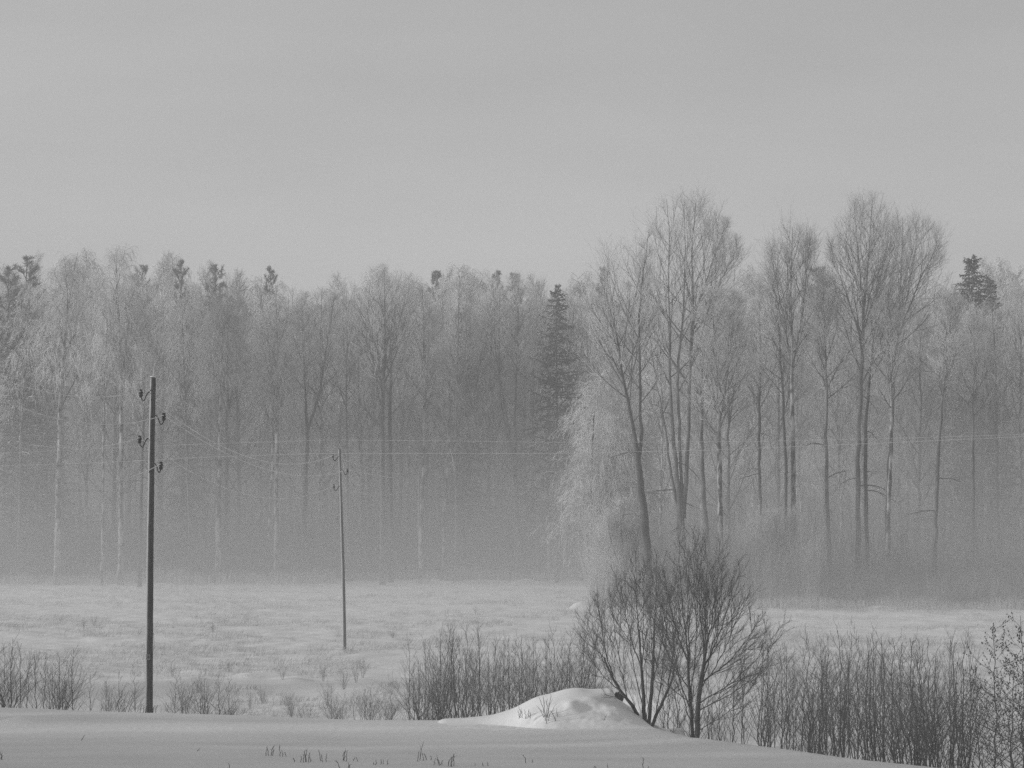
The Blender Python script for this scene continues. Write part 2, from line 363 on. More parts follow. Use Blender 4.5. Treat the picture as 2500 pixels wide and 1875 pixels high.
# ------------------------------------------------------------------ utility poles
def tube_path(G, pts, r, S=8, mi=0, n=None):
    P = resample(pts, n or max(6, len(pts) * 3)); G.tube(P, np.full(len(P), r), S, mi)
def insulator(parent, p, r, h):
    G = Geo()
    lathe(G, [(.001, .0), (r * .62, .0), (r * .7, h * .12), (r, h * .16), (r, h * .3), (r * .72, h * .36), (r * .72, h * .42), (r * 1.08, h * .48), (r * 1.08, h * .64), (r * .8, h * .7), (r * .62, h * .78), (r * .85, h * .84), (r * .8, h * .95), (r * .3, h), (.001, h)], (0, 0, 0), 14)
    G.v = [v + p for v in G.v]
    return G.build('insulator', [M['cer']], parent)
def swan_hook(parent, a, b, r):
    """bent iron hook from the pole (a) dipping and rising into the insulator (b)"""
    G = Geo(); a = np.array(a); b = np.array(b); dx = b[0] - a[0]; dip = abs(dx) * .62
    pts = [a, a + [dx * .15, 0, .01], a + [dx * .38, 0, -dip * .55], [a[0] + dx * .66, a[1], min(a[2], b[2]) - dip * .75], [a[0] + dx * .93, a[1], b[2] - dip * .35], b + [0, 0, .05]]
    tube_path(G, pts, r, 8, 0, 22)
    return G.build('hook', [M['iron']], parent)
def utility_pole(label, d, shaft, hooks, m, zbase, extra=None, group='utility poles'):
    """shaft: [(px,py,width px)] from top to base; hooks: [(px,py of insulator centre, px,py on pole)]"""
    pts = [at(a_, b_, d) for a_, b_, _ in shaft]; rad = [w_ * K * d / 2 for *_, w_ in shaft]
    pts.append(np.array([pts[-1][0], d, zbase - .4])); rad.append(rad[-1] * 1.05)
    root = empty('utility_pole', (pts[-2][0], d, zbase), label, 'utility pole', group)
    O = np.array(root.location)
    pts = np.array(pts)[::-1]; rad = np.array(rad)[::-1]
    n = 40; P = resample(pts, n); s = np.concatenate([[0], np.cumsum(np.linalg.norm(np.diff(pts, axis=0), axis=1))]); s /= s[-1]
    R = np.interp(np.linspace(0, 1, n), s, rad); r_ = np.random.default_rng(int(d)); R *= 1 + .02 * r_.standard_normal(n)
    G = Geo(); G.tube(P - O, R, 20)
    top = P[-1] - O; G.tube(np.array([top, top + [0, 0, R[-1] * .35], top + [0, 0, R[-1] * .36]]), np.array([R[-1], R[-1] * .55, .001]), 20)
    G.build('shaft', [m], root)
    ends = []
    for (ix, iy, hx, hy) in hooks:
        c = at(ix, iy, d); h_ = .20 if d < 90 else .14; r = .052 if d < 90 else .040
        c0 = c - O - np.array([0, 0, h_ / 2]); a = at(hx, hy, d) - O
        hk = swan_hook(root, a, c0, .0135)
        insulator(root, c0, r, h_)
        ends.append(c + np.array([0, -.02, h_ * .22]))
    return root, O, ends
z0 = gz(at(363, 1735, 70)[0], 70.0)
D1 = 70.0
NEAR_SHAFT = [(374, 924, 13.5), (372, 1000, 14), (370, 1100, 15), (369, 1200, 15.5), (367, 1300, 16), (366, 1400, 17), (365, 1500, 18), (364, 1600, 18.5), (364, 1700, 18.5), (363, 1736, 20)]
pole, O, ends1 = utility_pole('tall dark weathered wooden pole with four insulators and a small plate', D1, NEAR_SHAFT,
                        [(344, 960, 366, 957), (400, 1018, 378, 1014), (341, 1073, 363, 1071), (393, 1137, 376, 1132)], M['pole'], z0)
G = Geo(); top = at(374, 921, D1) - O                          # snow cap and a rod of frost on the top
lathe(G, [(.05, -.0), (.07, .012), (.05, .022), (.02, .03), (.001, .033)], top + np.array([-.01, 0, 0]), 14)
G.build('snow_cap', [M['mound']], pole)
G = Geo(); tube_path(G, [top + [.01, 0, .02], top + [.012, 0, .18], top + [.03, 0, .34]], .006, 6); G.build('lightning_spike', [M['wire']], pole)
G = Geo()
for (a_, b_) in [(369, 953), (370.5, 976), (369.5, 1066), (369, 1095), (365.5, 1152), (362.5, 1195), (362, 1252), (371, 1304), (360.5, 1353), (360, 1386), (361, 1430), (358, 1462), (357.5, 1545), (358.5, 1628)]:
    c = at(a_, b_, D1) - O; c[1] -= .06
    if a_ < 363: c[1] += .05
    P = np.array([c + [-.006, 0, -.02], c + [-.004, -.015, 0], c + [.002, -.012, .022]]); G = Geo(); G.tube(P, np.array([.008, .013, .004]), 6); G.build('knot', [M['iron']], pole)
# small plate with a pale rim and a darker mark
G = Geo(); c = at(362.5, 1604, D1) - O; c[1] -= .088
def slab(G, c, w_, h_, t_, mi=0):
    x0, x1, y0, y1, za, zb = c[0] - w_ / 2, c[0] + w_ / 2, c[1] - t_, c[1], c[2] - h_ / 2, c[2] + h_ / 2
    V = np.array([[x, y, z] for x in (x0, x1) for y in (y0, y1) for z in (za, zb)])
    G.add(V, np.array([[0, 1, 3, 2], [4, 6, 7, 5], [0, 4, 5, 1], [2, 3, 7, 6], [0, 2, 6, 4], [1, 5, 7, 3]]), mi)
slab(G, c, .10, .135, .006, 0)
pl = G.build('number_plate', [M['plate']], pole, smooth=False)
G = Geo(); slab(G, c + [.012, -.0085, -.005], .052, .045, .004); slab(G, c + [.004, -.0085, .03], .03, .022, .004); slab(G, c + [.028, -.0085, .034], .012, .03, .004)
G.build('mark', [M['mark']], pl, smooth=False)
G = Geo(); tube_path(G, [at(374.5, 1545, D1) - O, at(376, 1560, D1) - O, at(376.3, 1578, D1) - O, at(374.5, 1590, D1) - O], .004, 5); G.build('loose_lead', [M['iron']], pole)

D2 = 106.0
FAR_SHAFT = [(829, 1097, 6.2), (832, 1200, 6.6), (835, 1300, 7.2), (838, 1400, 7.8), (840, 1500, 8.6), (841, 1584, 9.6)]
z2 = gz(at(841, 1584, D2)[0], D2)
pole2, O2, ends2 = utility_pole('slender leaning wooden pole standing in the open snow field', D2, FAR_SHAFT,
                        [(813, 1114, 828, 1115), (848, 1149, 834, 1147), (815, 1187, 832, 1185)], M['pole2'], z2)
z3 = 0.0
D3 = 204.0
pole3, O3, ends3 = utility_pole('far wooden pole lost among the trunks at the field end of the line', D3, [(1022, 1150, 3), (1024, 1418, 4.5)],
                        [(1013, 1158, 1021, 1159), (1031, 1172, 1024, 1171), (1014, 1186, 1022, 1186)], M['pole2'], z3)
D4 = 46.0
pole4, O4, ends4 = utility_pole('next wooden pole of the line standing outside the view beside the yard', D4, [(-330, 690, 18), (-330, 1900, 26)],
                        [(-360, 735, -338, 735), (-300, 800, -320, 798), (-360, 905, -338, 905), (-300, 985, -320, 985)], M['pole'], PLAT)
def wire(a, b, sag, label, r=.0065, n=48, group=None):
    a = np.array(a); b = np.array(b); t = np.linspace(0, 1, n)[:, None]
    P = a * (1 - t) + b * t; P[:, 2] -= (4 * sag * t * (1 - t))[:, 0]
    c = P[0].copy(); G = Geo(); G.tube(P - c, np.full(n, r), 6)
    return tag(G.build('power_line', [M['wire']], loc=c), label, 'wire', group)
def fit_sag(a, b, px, py):
    """sag so that the wire passes the photographed pixel (solved by bisection)"""
    lo, hi = -1., 6.
    for _ in range(40):
        s = (lo + hi) / 2; t = np.linspace(0, 1, 400)[:, None]; P = a * (1 - t) + b * t; P[:, 2] -= (4 * s * t * (1 - t))[:, 0]
        rel = P - np.array([0, 0, CAMZ]); f = rel[:, 1] * cT + rel[:, 2] * sT; u = -rel[:, 1] * sT + rel[:, 2] * cT
        X = 1250 + rel[:, 0] / f / K; Y = 937.5 - u / f / K
        o_ = np.argsort(X); y = np.interp(px, X[o_], Y[o_])
        if y < py: lo = s
        else: hi = s
    return s
ends = ['topmost', 'second', 'third', 'lowest']
for i, (px, py) in enumerate([(190, 968), (158, 1026), (120, 1091), (130, 1182)]):
    wire(ends1[i], ends4[i], fit_sag(ends1[i], ends4[i], px, py), 'frosted wire sagging away from the %s insulator of the dark pole' % ends[i], .009, group='wires of the pole line')
for i, (px, py) in enumerate([(650, 1127), (700, 1157), (633, 1214)]):
    wire(ends1[i], ends2[i], fit_sag(ends1[i], ends2[i], px, py), 'frosted wire between the two poles, from the %s insulator of the dark pole' % ends[i], .0105, group='wires of the pole line')
for i, (px, py) in enumerate([(920, 1148), (935, 1163), (905, 1207)]):
    wire(ends2[i], ends3[i], fit_sag(ends2[i], ends3[i], px, py), 'thin frosted wire running from the slender pole into the wood, %s of three' % ['top', 'middle', 'bottom'][i], .0085, group='wires of the pole line')
DW = 134.0
for i, (pts, lab) in enumerate([
        ([(-420, 1158), (0, 1137), (240, 1130), (475, 1117), (770, 1107), (1340, 1107), (1700, 1100), (2100, 1084), (2500, 1066), (2920, 1042)], 'thick frosted wire crossing before the whole wood, lower of two'),
        ([(-420, 1128), (0, 1107), (380, 1088), (800, 1074), (1150, 1077), (1350, 1080), (1850, 1078), (2300, 1067), (2500, 1060), (2920, 1040)], 'thin frosted wire crossing before the whole wood, upper of two')]):
    P = resample([at(a_, b_, DW + i * .6) for a_, b_ in pts], 120); c = P[0].copy(); G = Geo(); G.tube(P - c, np.full(120, .0075 - i * .0015), 6)
    tag(G.build('power_line', [M['wire']], loc=c), lab, 'wire', 'wires crossing before the wood')
for sx, lab in ((-420, 'wooden pole outside the view where the crossing wires begin'), (2920, 'wooden pole outside the view where the crossing wires end')):
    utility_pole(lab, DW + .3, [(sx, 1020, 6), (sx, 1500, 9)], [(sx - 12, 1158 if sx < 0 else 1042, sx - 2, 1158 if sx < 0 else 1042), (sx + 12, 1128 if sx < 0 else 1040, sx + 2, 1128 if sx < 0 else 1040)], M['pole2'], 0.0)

# ------------------------------------------------------------------ the big trees at the edge of the wood
U = 2500 / 2212.0
def hero(seed, name, label, d, kd, stems, crown_v, trunkm, twigm='frost', limbm='limb', dens=1.0, dead=0, cat='tree', spread=.5, env=None, **kw):
    """stems: lists of (u, v, width) in the overview's pixels, first point lowest; the first stem starts at the ground"""
    rng = np.random.default_rng(seed); S = []
    a, b, w_ = stems[0][0]
    root_p = at(a * U, b * U, d); gz_ = gz(root_p[0], d)
    O_ = np.array([root_p[0], d, gz_])
    root = empty(name, O_, label, cat)
    old = {}
    if kw: old = dict(KIND[kd]); KIND[kd] = dict(old, **kw)
    for si, st in enumerate(stems):
        dd = d + (rng.uniform(-spread, spread) if si else 0)
        pts = [at(p[0] * U, p[1] * U, d + (dd - d) * min(1, j / max(1, len(st) - 1))) for j, p in enumerate(st)]; rr = [p[2] * U * K * d / 2 for p in st]
        if si == 0 or st[0][1] > 1180: pts = [np.array([pts[0][0], pts[0][1], gz_ - .2])] + pts; rr = [rr[0] * 1.2] + rr
        pts = np.array(pts) - O_
        P = resample(pts, 26, rng, .02); seg = np.concatenate([[0], np.cumsum(np.linalg.norm(np.diff(pts, axis=0), axis=1))]); seg /= seg[-1]
        R = np.interp(np.linspace(0, 1, 26), seg, rr); S.append((P, np.maximum(R, .012)))
    G = Geo()
    for P, R in S: G.tube(P, R * (1 + .04 * rng.standard_normal(26)), 10)
    G.build('trunk', [trunkm], root)
    zc = at(0, crown_v * U, d)[2] - O_[2]
    t0 = []
    for P, R in S:
        fr = np.linspace(0, 1, 26); z = P[:, 2]; t0.append(float(np.interp(zc, z, fr)) if z[0] < zc else .05)
    if env:
        uc, vt, vb, hw = env; ct = at(uc * U, vt * U, d) - O_; cb = at(uc * U, vb * U, d) - O_
        env = ((ct + cb) / 2, hw * U * K * d, (ct[2] - cb[2]) / 2 * 1.02)
    Gc = crown_geo(rng, S, np.array(t0), kd, dens=dens, env=env)
    if dead: dead_branches(rng, Gc, S[0][0], S[0][1], max(.12, t0[0] - .35), t0[0], dead)
    Gc.build('crown', [M[limbm], M[twigm]], root)
    if kw: KIND[kd] = old
    return root

B, A_, DK = M['birch'], M['bark'], M['dark']
hero(1, 'birch_tree', 'weeping birch with a pale patched trunk forking high, beside the slim-topped birch', 196, 'birch', [[(124, 1215, 15), (127, 1000, 11), (130, 870, 9), (137, 760, 5), (150, 640, 3), (168, 545, 1)], [(132, 860, 5), (142, 750, 4), (147, 650, 2.5), (140, 560, 1)]], 900, B, dead=3, env=(142, 545, 960, 62))
hero(2, 'birch_tree', 'tallest weeping birch behind the dark pole, fountain shaped top above the skyline', 194, 'birch', [[(261, 1215, 12), (262, 1000, 9.5), (262, 860, 8), (259, 740, 5), (250, 535, 1)]], 850, B, dead=4, env=(254, 535, 960, 62))
hero(3, 'birch_tree', 'thin bent birch between the two tall weeping birches', 193, 'birch', [[(221, 1180, 6), (223, 1060, 5), (224, 930, 4), (228, 760, 2), (232, 690, 1)]], 900, B, dens=.6)
hero(4, 'bare_tree', 'small dark trunk with horizontal dead twigs just beside the tall dark pole', 192, 'alder', [[(302, 1210, 9), (305, 1080, 7), (309, 960, 4), (312, 850, 2), (315, 760, 1)]], 960, DK, dens=.6, dead=16)
hero(5, 'birch_tree', 'birch with a spotted white trunk and three high forks, right of the dark pole'.replace('right of', 'past'), 197, 'birch', [[(471, 1160, 12), (475, 1000, 9), (477, 850, 7), (481, 740, 3), (484, 655, 1)], [(477, 850, 4), (470, 780, 3), (462, 700, 1.5)], [(478, 860, 4), (490, 780, 3), (496, 690, 1.2)]], 880, B, 'frost', dead=4, env=(478, 652, 960, 52))
hero(6, 'birch_tree', 'broad weeping birch with two close grey trunks before the slender pole', 199, 'birch', [[(597, 1170, 11), (598, 1000, 8), (600, 850, 6), (598, 700, 2.5), (596, 615, 1)], [(580, 1160, 5), (586, 1060, 5), (590, 950, 4), (585, 800, 2), (578, 690, 1)]], 950, B, env=(596, 612, 1000, 62))
hero(7, 'bare_tree', 'dark leaning trunk splitting into two long limbs, beside the slender pole', 198, 'alder', [[(655, 1190, 10), (660, 1050, 10), (665, 930, 8), (660, 850, 4), (655, 760, 2.5), (652, 640, 1)], [(665, 930, 6), (690, 850, 4.5), (705, 760, 3), (722, 640, 1)]], 860, DK, env=(688, 630, 930, 66))
hero(8, 'bare_tree', 'tall tree with a wide round crown and a straight thick trunk, mid field edge', 196, 'aspen', [[(826, 1212, 13), (826, 1050, 11), (826, 900, 9), (830, 780, 6.5), (832, 700, 4.5), (830, 590, 1)], [(830, 800, 5), (852, 740, 3.5), (872, 660, 1.5)], [(828, 810, 4.5), (808, 740, 3), (790, 660, 1.2)]], 930, A_, ang1=.8, a1=.8, dens=1.4, env=(832, 583, 960, 98))
hero(9, 'bare_tree', 'dark twin trunk close behind the round crowned tree', 201, 'aspen', [[(845, 1205, 11), (844, 1020, 9), (842, 880, 7), (850, 700, 3), (856, 620, 1)]], 860, DK, dens=.8)
hero(10, 'birch_tree', 'slim birch with a white banded trunk beyond the round crowned tree', 197, 'birch', [[(908, 1225, 8), (911, 1100, 7), (915, 1000, 6.5), (917, 850, 5), (915, 700, 2), (912, 620, 1)]], 900, B, dens=.7)
hero(11, 'birch_tree', 'short birch whose pale trunk fades out halfway up', 199, 'birch', [[(957, 1175, 5), (962, 1080, 5), (966, 1010, 4), (970, 880, 2.5), (972, 760, 1)]], 1000, B, dens=.6)
hero(12, 'birch_tree', 'bright straight birch trunk standing against the dark spruce', 205, 'birch', [[(1185, 1180, 7), (1184, 1000, 7), (1187, 850, 6), (1190, 740, 3.5), (1192, 640, 1)], [(1187, 840, 3), (1175, 760, 2), (1168, 690, 1)], [(1188, 830, 3), (1203, 740, 2), (1212, 680, 1)]], 800, B, dens=.6, n3=5)
hero(13, 'birch_tree', 'crooked pale birch just beyond the dark spruce', 204, 'birch', [[(1219, 1100, 6), (1222, 950, 6), (1226, 860, 5), (1230, 760, 3), (1240, 660, 1)], [(1224, 900, 3), (1245, 820, 2), (1258, 740, 1)]], 860, B, dens=.6, n3=5)
hero(14, 'bare_tree', 'slender tree with two parallel stems between round crown and dark spruce', 203, 'aspen', [[(1118, 1180, 5), (1108, 980, 5), (1085, 850, 4), (1070, 760, 3), (1066, 620, 1)], [(1100, 960, 3), (1080, 860, 3), (1078, 700, 2), (1080, 620, 1)]], 800, A_, dens=.7)
hero(15, 'bare_tree', 'thin tree with a kinked pale stem near the dark spruce', 202, 'alder', [[(1120, 1180, 5), (1113, 980, 5), (1112, 880, 4.5), (1117, 760, 3), (1120, 600, 1)]], 820, A_, dens=.7)
hero(41, 'bare_tree', 'straight thin dark tree between the round crown and the white banded birch', 205, 'alder', [[(985, 1200, 6), (985, 1000, 6), (986, 850, 5), (990, 700, 3), (992, 610, 1)], [(986, 850, 3), (1004, 780, 2), (1010, 690, 1)]], 860, A_, dens=.8)
hero(42, 'bare_tree', 'thin straight tree beside the slender pole with a torn pale stub', 201, 'alder', [[(690, 1190, 5), (690, 1000, 5), (694, 870, 4), (692, 760, 3), (695, 625, 1)]], 900, B, dens=.8)
# the nearer copse
hero(16, 'bare_tree', 'big leaning tree with a long low branch and forked trunk, first of the nearer copse', 148, 'aspen', [[(1402, 1235, 17), (1393, 1110, 16), (1380, 1020, 13.5), (1372, 940, 8), (1352, 850, 6), (1336, 760, 5), (1325, 690, 3), (1300, 610, 1)], [(1380, 1010, 9), (1386, 940, 7), (1383, 820, 5.5), (1380, 700, 4), (1388, 600, 2.5), (1402, 500, 1)]], 880, DK, dens=1.3, dead=5, a1=.7, ang1=.7, env=(1345, 530, 960, 88))
hero(17, 'bare_tree', 'largest many stemmed tree with ragged lower trunk and broad crown above the wood', 155, 'aspen',
     [[(1474, 1190, 20), (1470, 1110, 17), (1462, 1040, 9), (1455, 940, 7), (1446, 820, 5.5), (1448, 700, 4.5), (1442, 600, 3), (1448, 500, 1.8), (1440, 430, 1)],
      [(1476, 1120, 12), (1485, 1000, 9), (1488, 900, 8), (1490, 800, 7), (1493, 720, 6), (1499, 650, 4.5), (1492, 560, 3), (1504, 430, 1)],
      [(1474, 1100, 8), (1470, 1000, 6.5), (1466, 880, 6), (1462, 800, 5), (1475, 700, 4), (1480, 600, 2.5), (1478, 430, 1)],
      [(1470, 1120, 8), (1450, 1030, 6), (1440, 940, 5), (1420, 840, 3), (1405, 740, 2), (1395, 620, 1)],
      [(1496, 700, 5), (1515, 640, 3.5), (1540, 560, 2.4), (1570, 480, 1)],
      [(1494, 720, 4), (1525, 660, 3), (1560, 600, 2), (1596, 530, 1)]], 860, A_, 'frost', dens=1.6, dead=6, a1=.7, b1=.6, env=(1474, 420, 1000, 142))
hero(18, 'bare_tree', 'tree with a pale spotted lower trunk and wide forked limbs inside the nearer copse', 150, 'alder', [[(1557, 1235, 12), (1555, 1050, 10.5), (1553, 930, 9), (1548, 850, 5), (1546, 740, 3.5), (1535, 620, 1)], [(1553, 920, 5), (1566, 850, 4), (1575, 760, 3), (1590, 660, 1)]], 950, B, dens=1.2, env=(1562, 610, 1010, 82))
hero(19, 'bare_tree', 'dim grey trunk close to the ragged many stemmed trunk', 160, 'alder', [[(1530, 1190, 10), (1519, 1050, 9), (1515, 900, 7), (1517, 760, 3.5), (1520, 650, 1)]], 900, A_, dens=.9)
hero(20, 'bare_tree', 'thin dark straight trunk at the middle of the nearer copse', 163, 'alder', [[(1643, 1180, 7), (1641, 1000, 6.5), (1640, 860, 5.5), (1642, 740, 3), (1640, 620, 1)]], 900, DK, dens=.9, dead=4)
hero(21, 'bare_tree', 'tall straight tree with an egg shaped upright crown', 158, 'aspen', [[(1717, 1225, 13), (1713, 1050, 11), (1712, 900, 9), (1710, 760, 6), (1708, 640, 4), (1712, 490, 1)], [(1711, 800, 4), (1730, 700, 3), (1742, 600, 2), (1750, 520, 1)], [(1710, 780, 4), (1692, 700, 3), (1680, 620, 2), (1672, 540, 1)]], 820, B, dens=1.3, ang1=.55, up1=.8, a1=.7, env=(1710, 482, 880, 72))
hero(22, 'bare_tree', 'dark companion trunk pressed against the egg crowned tree', 162, 'alder', [[(1700, 1200, 7), (1697, 1000, 7), (1690, 850, 5), (1684, 700, 2.5), (1665, 590, 1)]], 860, DK, dens=.8)
hero(23, 'bare_tree', 'thin trunk with an arching dead branch between the two tall crowns', 157, 'alder', [[(1794, 1245, 11), (1788, 1100, 8), (1784, 960, 7), (1786, 820, 5), (1780, 700, 2.5), (1778, 600, 1)]], 870, A_, dens=1.0, dead=4)
hero(24, 'bare_tree', 'tallest tree of the copse with a wide fan crown over a thick trunk', 156, 'aspen',
     [[(1854, 1258, 12.5), (1853, 1080, 10.5), (1854, 950, 9.5), (1860, 840, 8), (1863, 730, 7.5), (1870, 640, 5), (1878, 540, 3), (1884, 430, 1)],
      [(1863, 720, 3.5), (1890, 640, 2.8), (1920, 570, 1.6), (1938, 510, 1)], [(1862, 740, 3.5), (1836, 660, 2.4), (1812, 590, 1.5), (1795, 530, 1)],
      [(1866, 690, 4), (1858, 600, 2.8), (1850, 500, 1.6), (1846, 450, 1)]], 840, A_, 'frost', dens=1.45, ang1=.68, a1=.8, dead=3, env=(1878, 428, 880, 98))
hero(25, 'bare_tree', 'second thick dark trunk touching the tallest fan crowned tree', 158, 'aspen', [[(1873, 1258, 9.5), (1871, 1080, 8.5), (1869, 920, 7.5), (1880, 800, 5), (1892, 700, 3), (1900, 560, 1)]], 830, DK, dens=1.0, dead=5)
hero(26, 'bare_tree', 'tall tree with a rounded spreading crown next to the tallest fan crown', 160, 'aspen',
     [[(1915, 1262, 13), (1919, 1080, 11), (1926, 900, 8), (1936, 760, 5), (1945, 640, 3.5), (1950, 470, 1)], [(1936, 740, 4), (1965, 660, 3), (1995, 590, 2), (2030, 525, 1)], [(1938, 720, 3), (1960, 640, 2.2), (1975, 560, 1.6), (1985, 490, 1)]], 800, A_, dens=1.3, ang1=.72, a1=.8, env=(1962, 462, 880, 94))
hero(27, 'birch_tree', 'slender pale trunk standing just before the rounded spreading crown tree', 155, 'alder', [[(1916, 1255, 8), (1920, 1080, 8), (1924, 960, 7), (1926, 860, 5), (1920, 760, 3), (1915, 660, 1)]], 900, B, dens=.8)
hero(28, 'bare_tree', 'leaning slim tree with smooth pale bark before the open misty gap', 154, 'alder', [[(2018, 1240, 11), (2022, 1100, 9), (2028, 960, 8), (2036, 860, 5), (2048, 760, 3.5), (2058, 640, 1)]], 870, A_, dens=1.1, dead=4, env=(2040, 630, 960, 62))
hero(29, 'birch_tree', 'wavy white birch stem standing before the snowy spruce', 192, 'birch', [[(2128, 1150, 6), (2131, 950, 6), (2131, 850, 5), (2121, 780, 3), (2122, 660, 1)], [(2130, 860, 3), (2143, 780, 2), (2150, 700, 1)]], 860, B, dens=.8, n3=5)
hero(30, 'birch_tree', 'bright forked birch at the frame edge beyond the snowy spruce', 190, 'birch', [[(2158, 1120, 6), (2160, 950, 6), (2166, 860, 5), (2172, 760, 3), (2180, 640, 1)], [(2164, 880, 3.5), (2185, 800, 2.5), (2205, 700, 1)]], 900, B, dens=.8, n3=5)
hero(43, 'birch_tree', 'kinked white stem between the smooth leaning tree and the snowy spruce', 195, 'birch', [[(2064, 1150, 4), (2056, 930, 5), (2052, 870, 4), (2058, 780, 2.5), (2066, 660, 1)]], 860, B, dens=.6)
hero(31, 'birch_tree', 'pale frosted drooping birch hanging low at the corner of the open field', 157, 'birch', [[(1277, 1250, 4), (1277, 1120, 4.5), (1278, 1000, 4), (1283, 900, 2.5), (1288, 830, 1)], [(1310, 1250, 4), (1315, 1100, 3), (1330, 980, 2), (1340, 860, 1)], [(1345, 1250, 4), (1345, 1120, 3), (1355, 1020, 2), (1365, 930, 1)]], 1200, B, 'frost', 'frost', dens=1.9, a1=.24, b1=1.1, up3=-1.2, up4=-1.2)
hero(32, 'frosted_bush', 'round frosted bush at the foot of the leaning tree', 150, 'alder', [[(1350, 1265, 3), (1345, 1190, 2.5), (1340, 1100, 1)], [(1350, 1250, 3), (1372, 1180, 2), (1385, 1110, 1)], [(1350, 1250, 3), (1325, 1190, 2), (1312, 1130, 1)]], 1250, A_, 'frost', 'frost', dens=.7, cat='bush', ang1=.45, up1=1.2, n4=1)
hero(33, 'frosted_bush', 'pale frosted bush beside the egg crowned tree trunk', 153, 'alder', [[(1680, 1270, 3), (1680, 1190, 2.5), (1676, 1120, 1)], [(1680, 1260, 3), (1655, 1190, 2), (1645, 1140, 1)], [(1682, 1260, 3), (1705, 1190, 2), (1715, 1140, 1)]], 1255, A_, 'frost', 'frost', dens=.7, cat='bush', ang1=.45, up1=1.2, n4=1)
hero(34, 'bare_tree', 'slim crooked tree at the outer edge between dark spruces and first birch', 200, 'birch', [[(40, 1215, 7), (44, 1000, 6), (50, 850, 4), (60, 700, 2), (66, 620, 1)]], 920, A_, dens=.8)
hero(35, 'birch_tree', 'grey birch between the spotted birch and the dark pole, low crown', 200, 'birch', [[(410, 1180, 6), (405, 1000, 5), (400, 850, 4), (395, 720, 2), (392, 640, 1)]], 930, A_, dens=.9)
hero(36, 'bare_tree', 'slim tree filling the gap behind the slender pole', 203, 'aspen', [[(752, 1190, 7), (750, 1000, 6), (748, 850, 4.5), (750, 720, 2.5), (748, 630, 1)]], 880, A_, dens=1.0)
hero(37, 'bare_tree', 'slim upright tree at the near side of the open misty gap', 165, 'alder', [[(2100, 1240, 8), (2103, 1050, 7), (2100, 900, 5), (2106, 780, 3), (2104, 680, 1)]], 900, A_, dens=.9)

ORD = 'first second third fourth fifth sixth seventh eighth ninth tenth eleventh twelfth thirteenth fourteenth fifteenth sixteenth seventeenth eighteenth nineteenth twentieth twenty-first twenty-second twenty-third twenty-fourth twenty-fifth twenty-sixth twenty-seventh twenty-eighth twenty-ninth thirtieth'.split()
# ------------------------------------------------------------------ the wood behind: each tree its own copy
def proto_decid(seed, kd, Hh, t0, m, tw, dens, fork=False, **kw):
    rng = np.random.default_rng(seed); old = dict(KIND[kd]); KIND[kd] = dict(old, **kw)
    lean = rng.uniform(-.5, .5)
    base = resample([[0, 0, -.4], [lean * .2, 0, Hh * .3], [lean, 0, Hh * .7], [lean * 1.2, .2, Hh]], 26, rng, .04)
    rr = np.interp(np.linspace(0, 1, 26), [0, .05, .6, 1], [.2, .16, .09, .01]); S = [(base, rr)]
    if fork:
        f = base[14]; S.append((resample([f, f + [.9, .3, Hh * .18], f + [1.6, .3, Hh * .38]], 26, rng, .03), np.linspace(.07, .01, 26)))
    G = Geo()
    for P, R in S: G.tube(P, R, 7)
    Gc = crown_geo(rng, S, np.array([t0] + [.1] * (len(S) - 1)), kd, dens=dens); KIND[kd] = old
    return [('trunk', mesh('trunk', np.concatenate(G.v), np.concatenate(G.q), np.concatenate(G.m), [m])),
            ('crown', mesh('crown', np.concatenate(Gc.v), np.concatenate(Gc.q), np.concatenate(Gc.m), [M['limb'], M[tw]]))]
def proto_spruce(seed, Hh, W, t0=.05, slot='spruce', nwh=46, asd=.14):
    rng = np.random.default_rng(seed)
    P = np.array([[0, 0, z] for z in np.linspace(-.4, Hh, 14)]); R = np.linspace(.18, .015, 14)
    G = Geo(); G.tube(P, R, 7)
    Gc = Geo()
    P1, R1 = grow(rng, P[None], R[None], nwh * 8, t0, .995, 1.45, asd, lambda t, pl, p: W * (np.maximum(Hh - p[:, 2], 0) / Hh) ** .62 + .10, 6, -.25, .12, .5, .02)
    P1[:, :, 2] += 0.12 * (np.linspace(0, 1, 6) ** 2)[None] * 1.2
    P2, R2 = grow(rng, P1, R1, 11, .08, 1, .85, .25, lambda t, pl, p: .42 * (1.1 - t) * pl * .6 + .16, 3, -.7, .2, .9, .016)
    G2 = R2 * 0 + np.array([.035, .045, .012])[None]
    Gc.tube(P1, R1 * 0 + np.array([.03, .05, .055, .05, .04, .015])[None], 4, 0); Gc.tube(P2, G2, 3, 0)
    return [('trunk', mesh('trunk', np.concatenate(G.v), np.concatenate(G.q), np.concatenate(G.m), [M['dark']])),
            ('crown', mesh('crown', np.concatenate(Gc.v), np.concatenate(Gc.q), np.concatenate(Gc.m), [M[slot]]))]
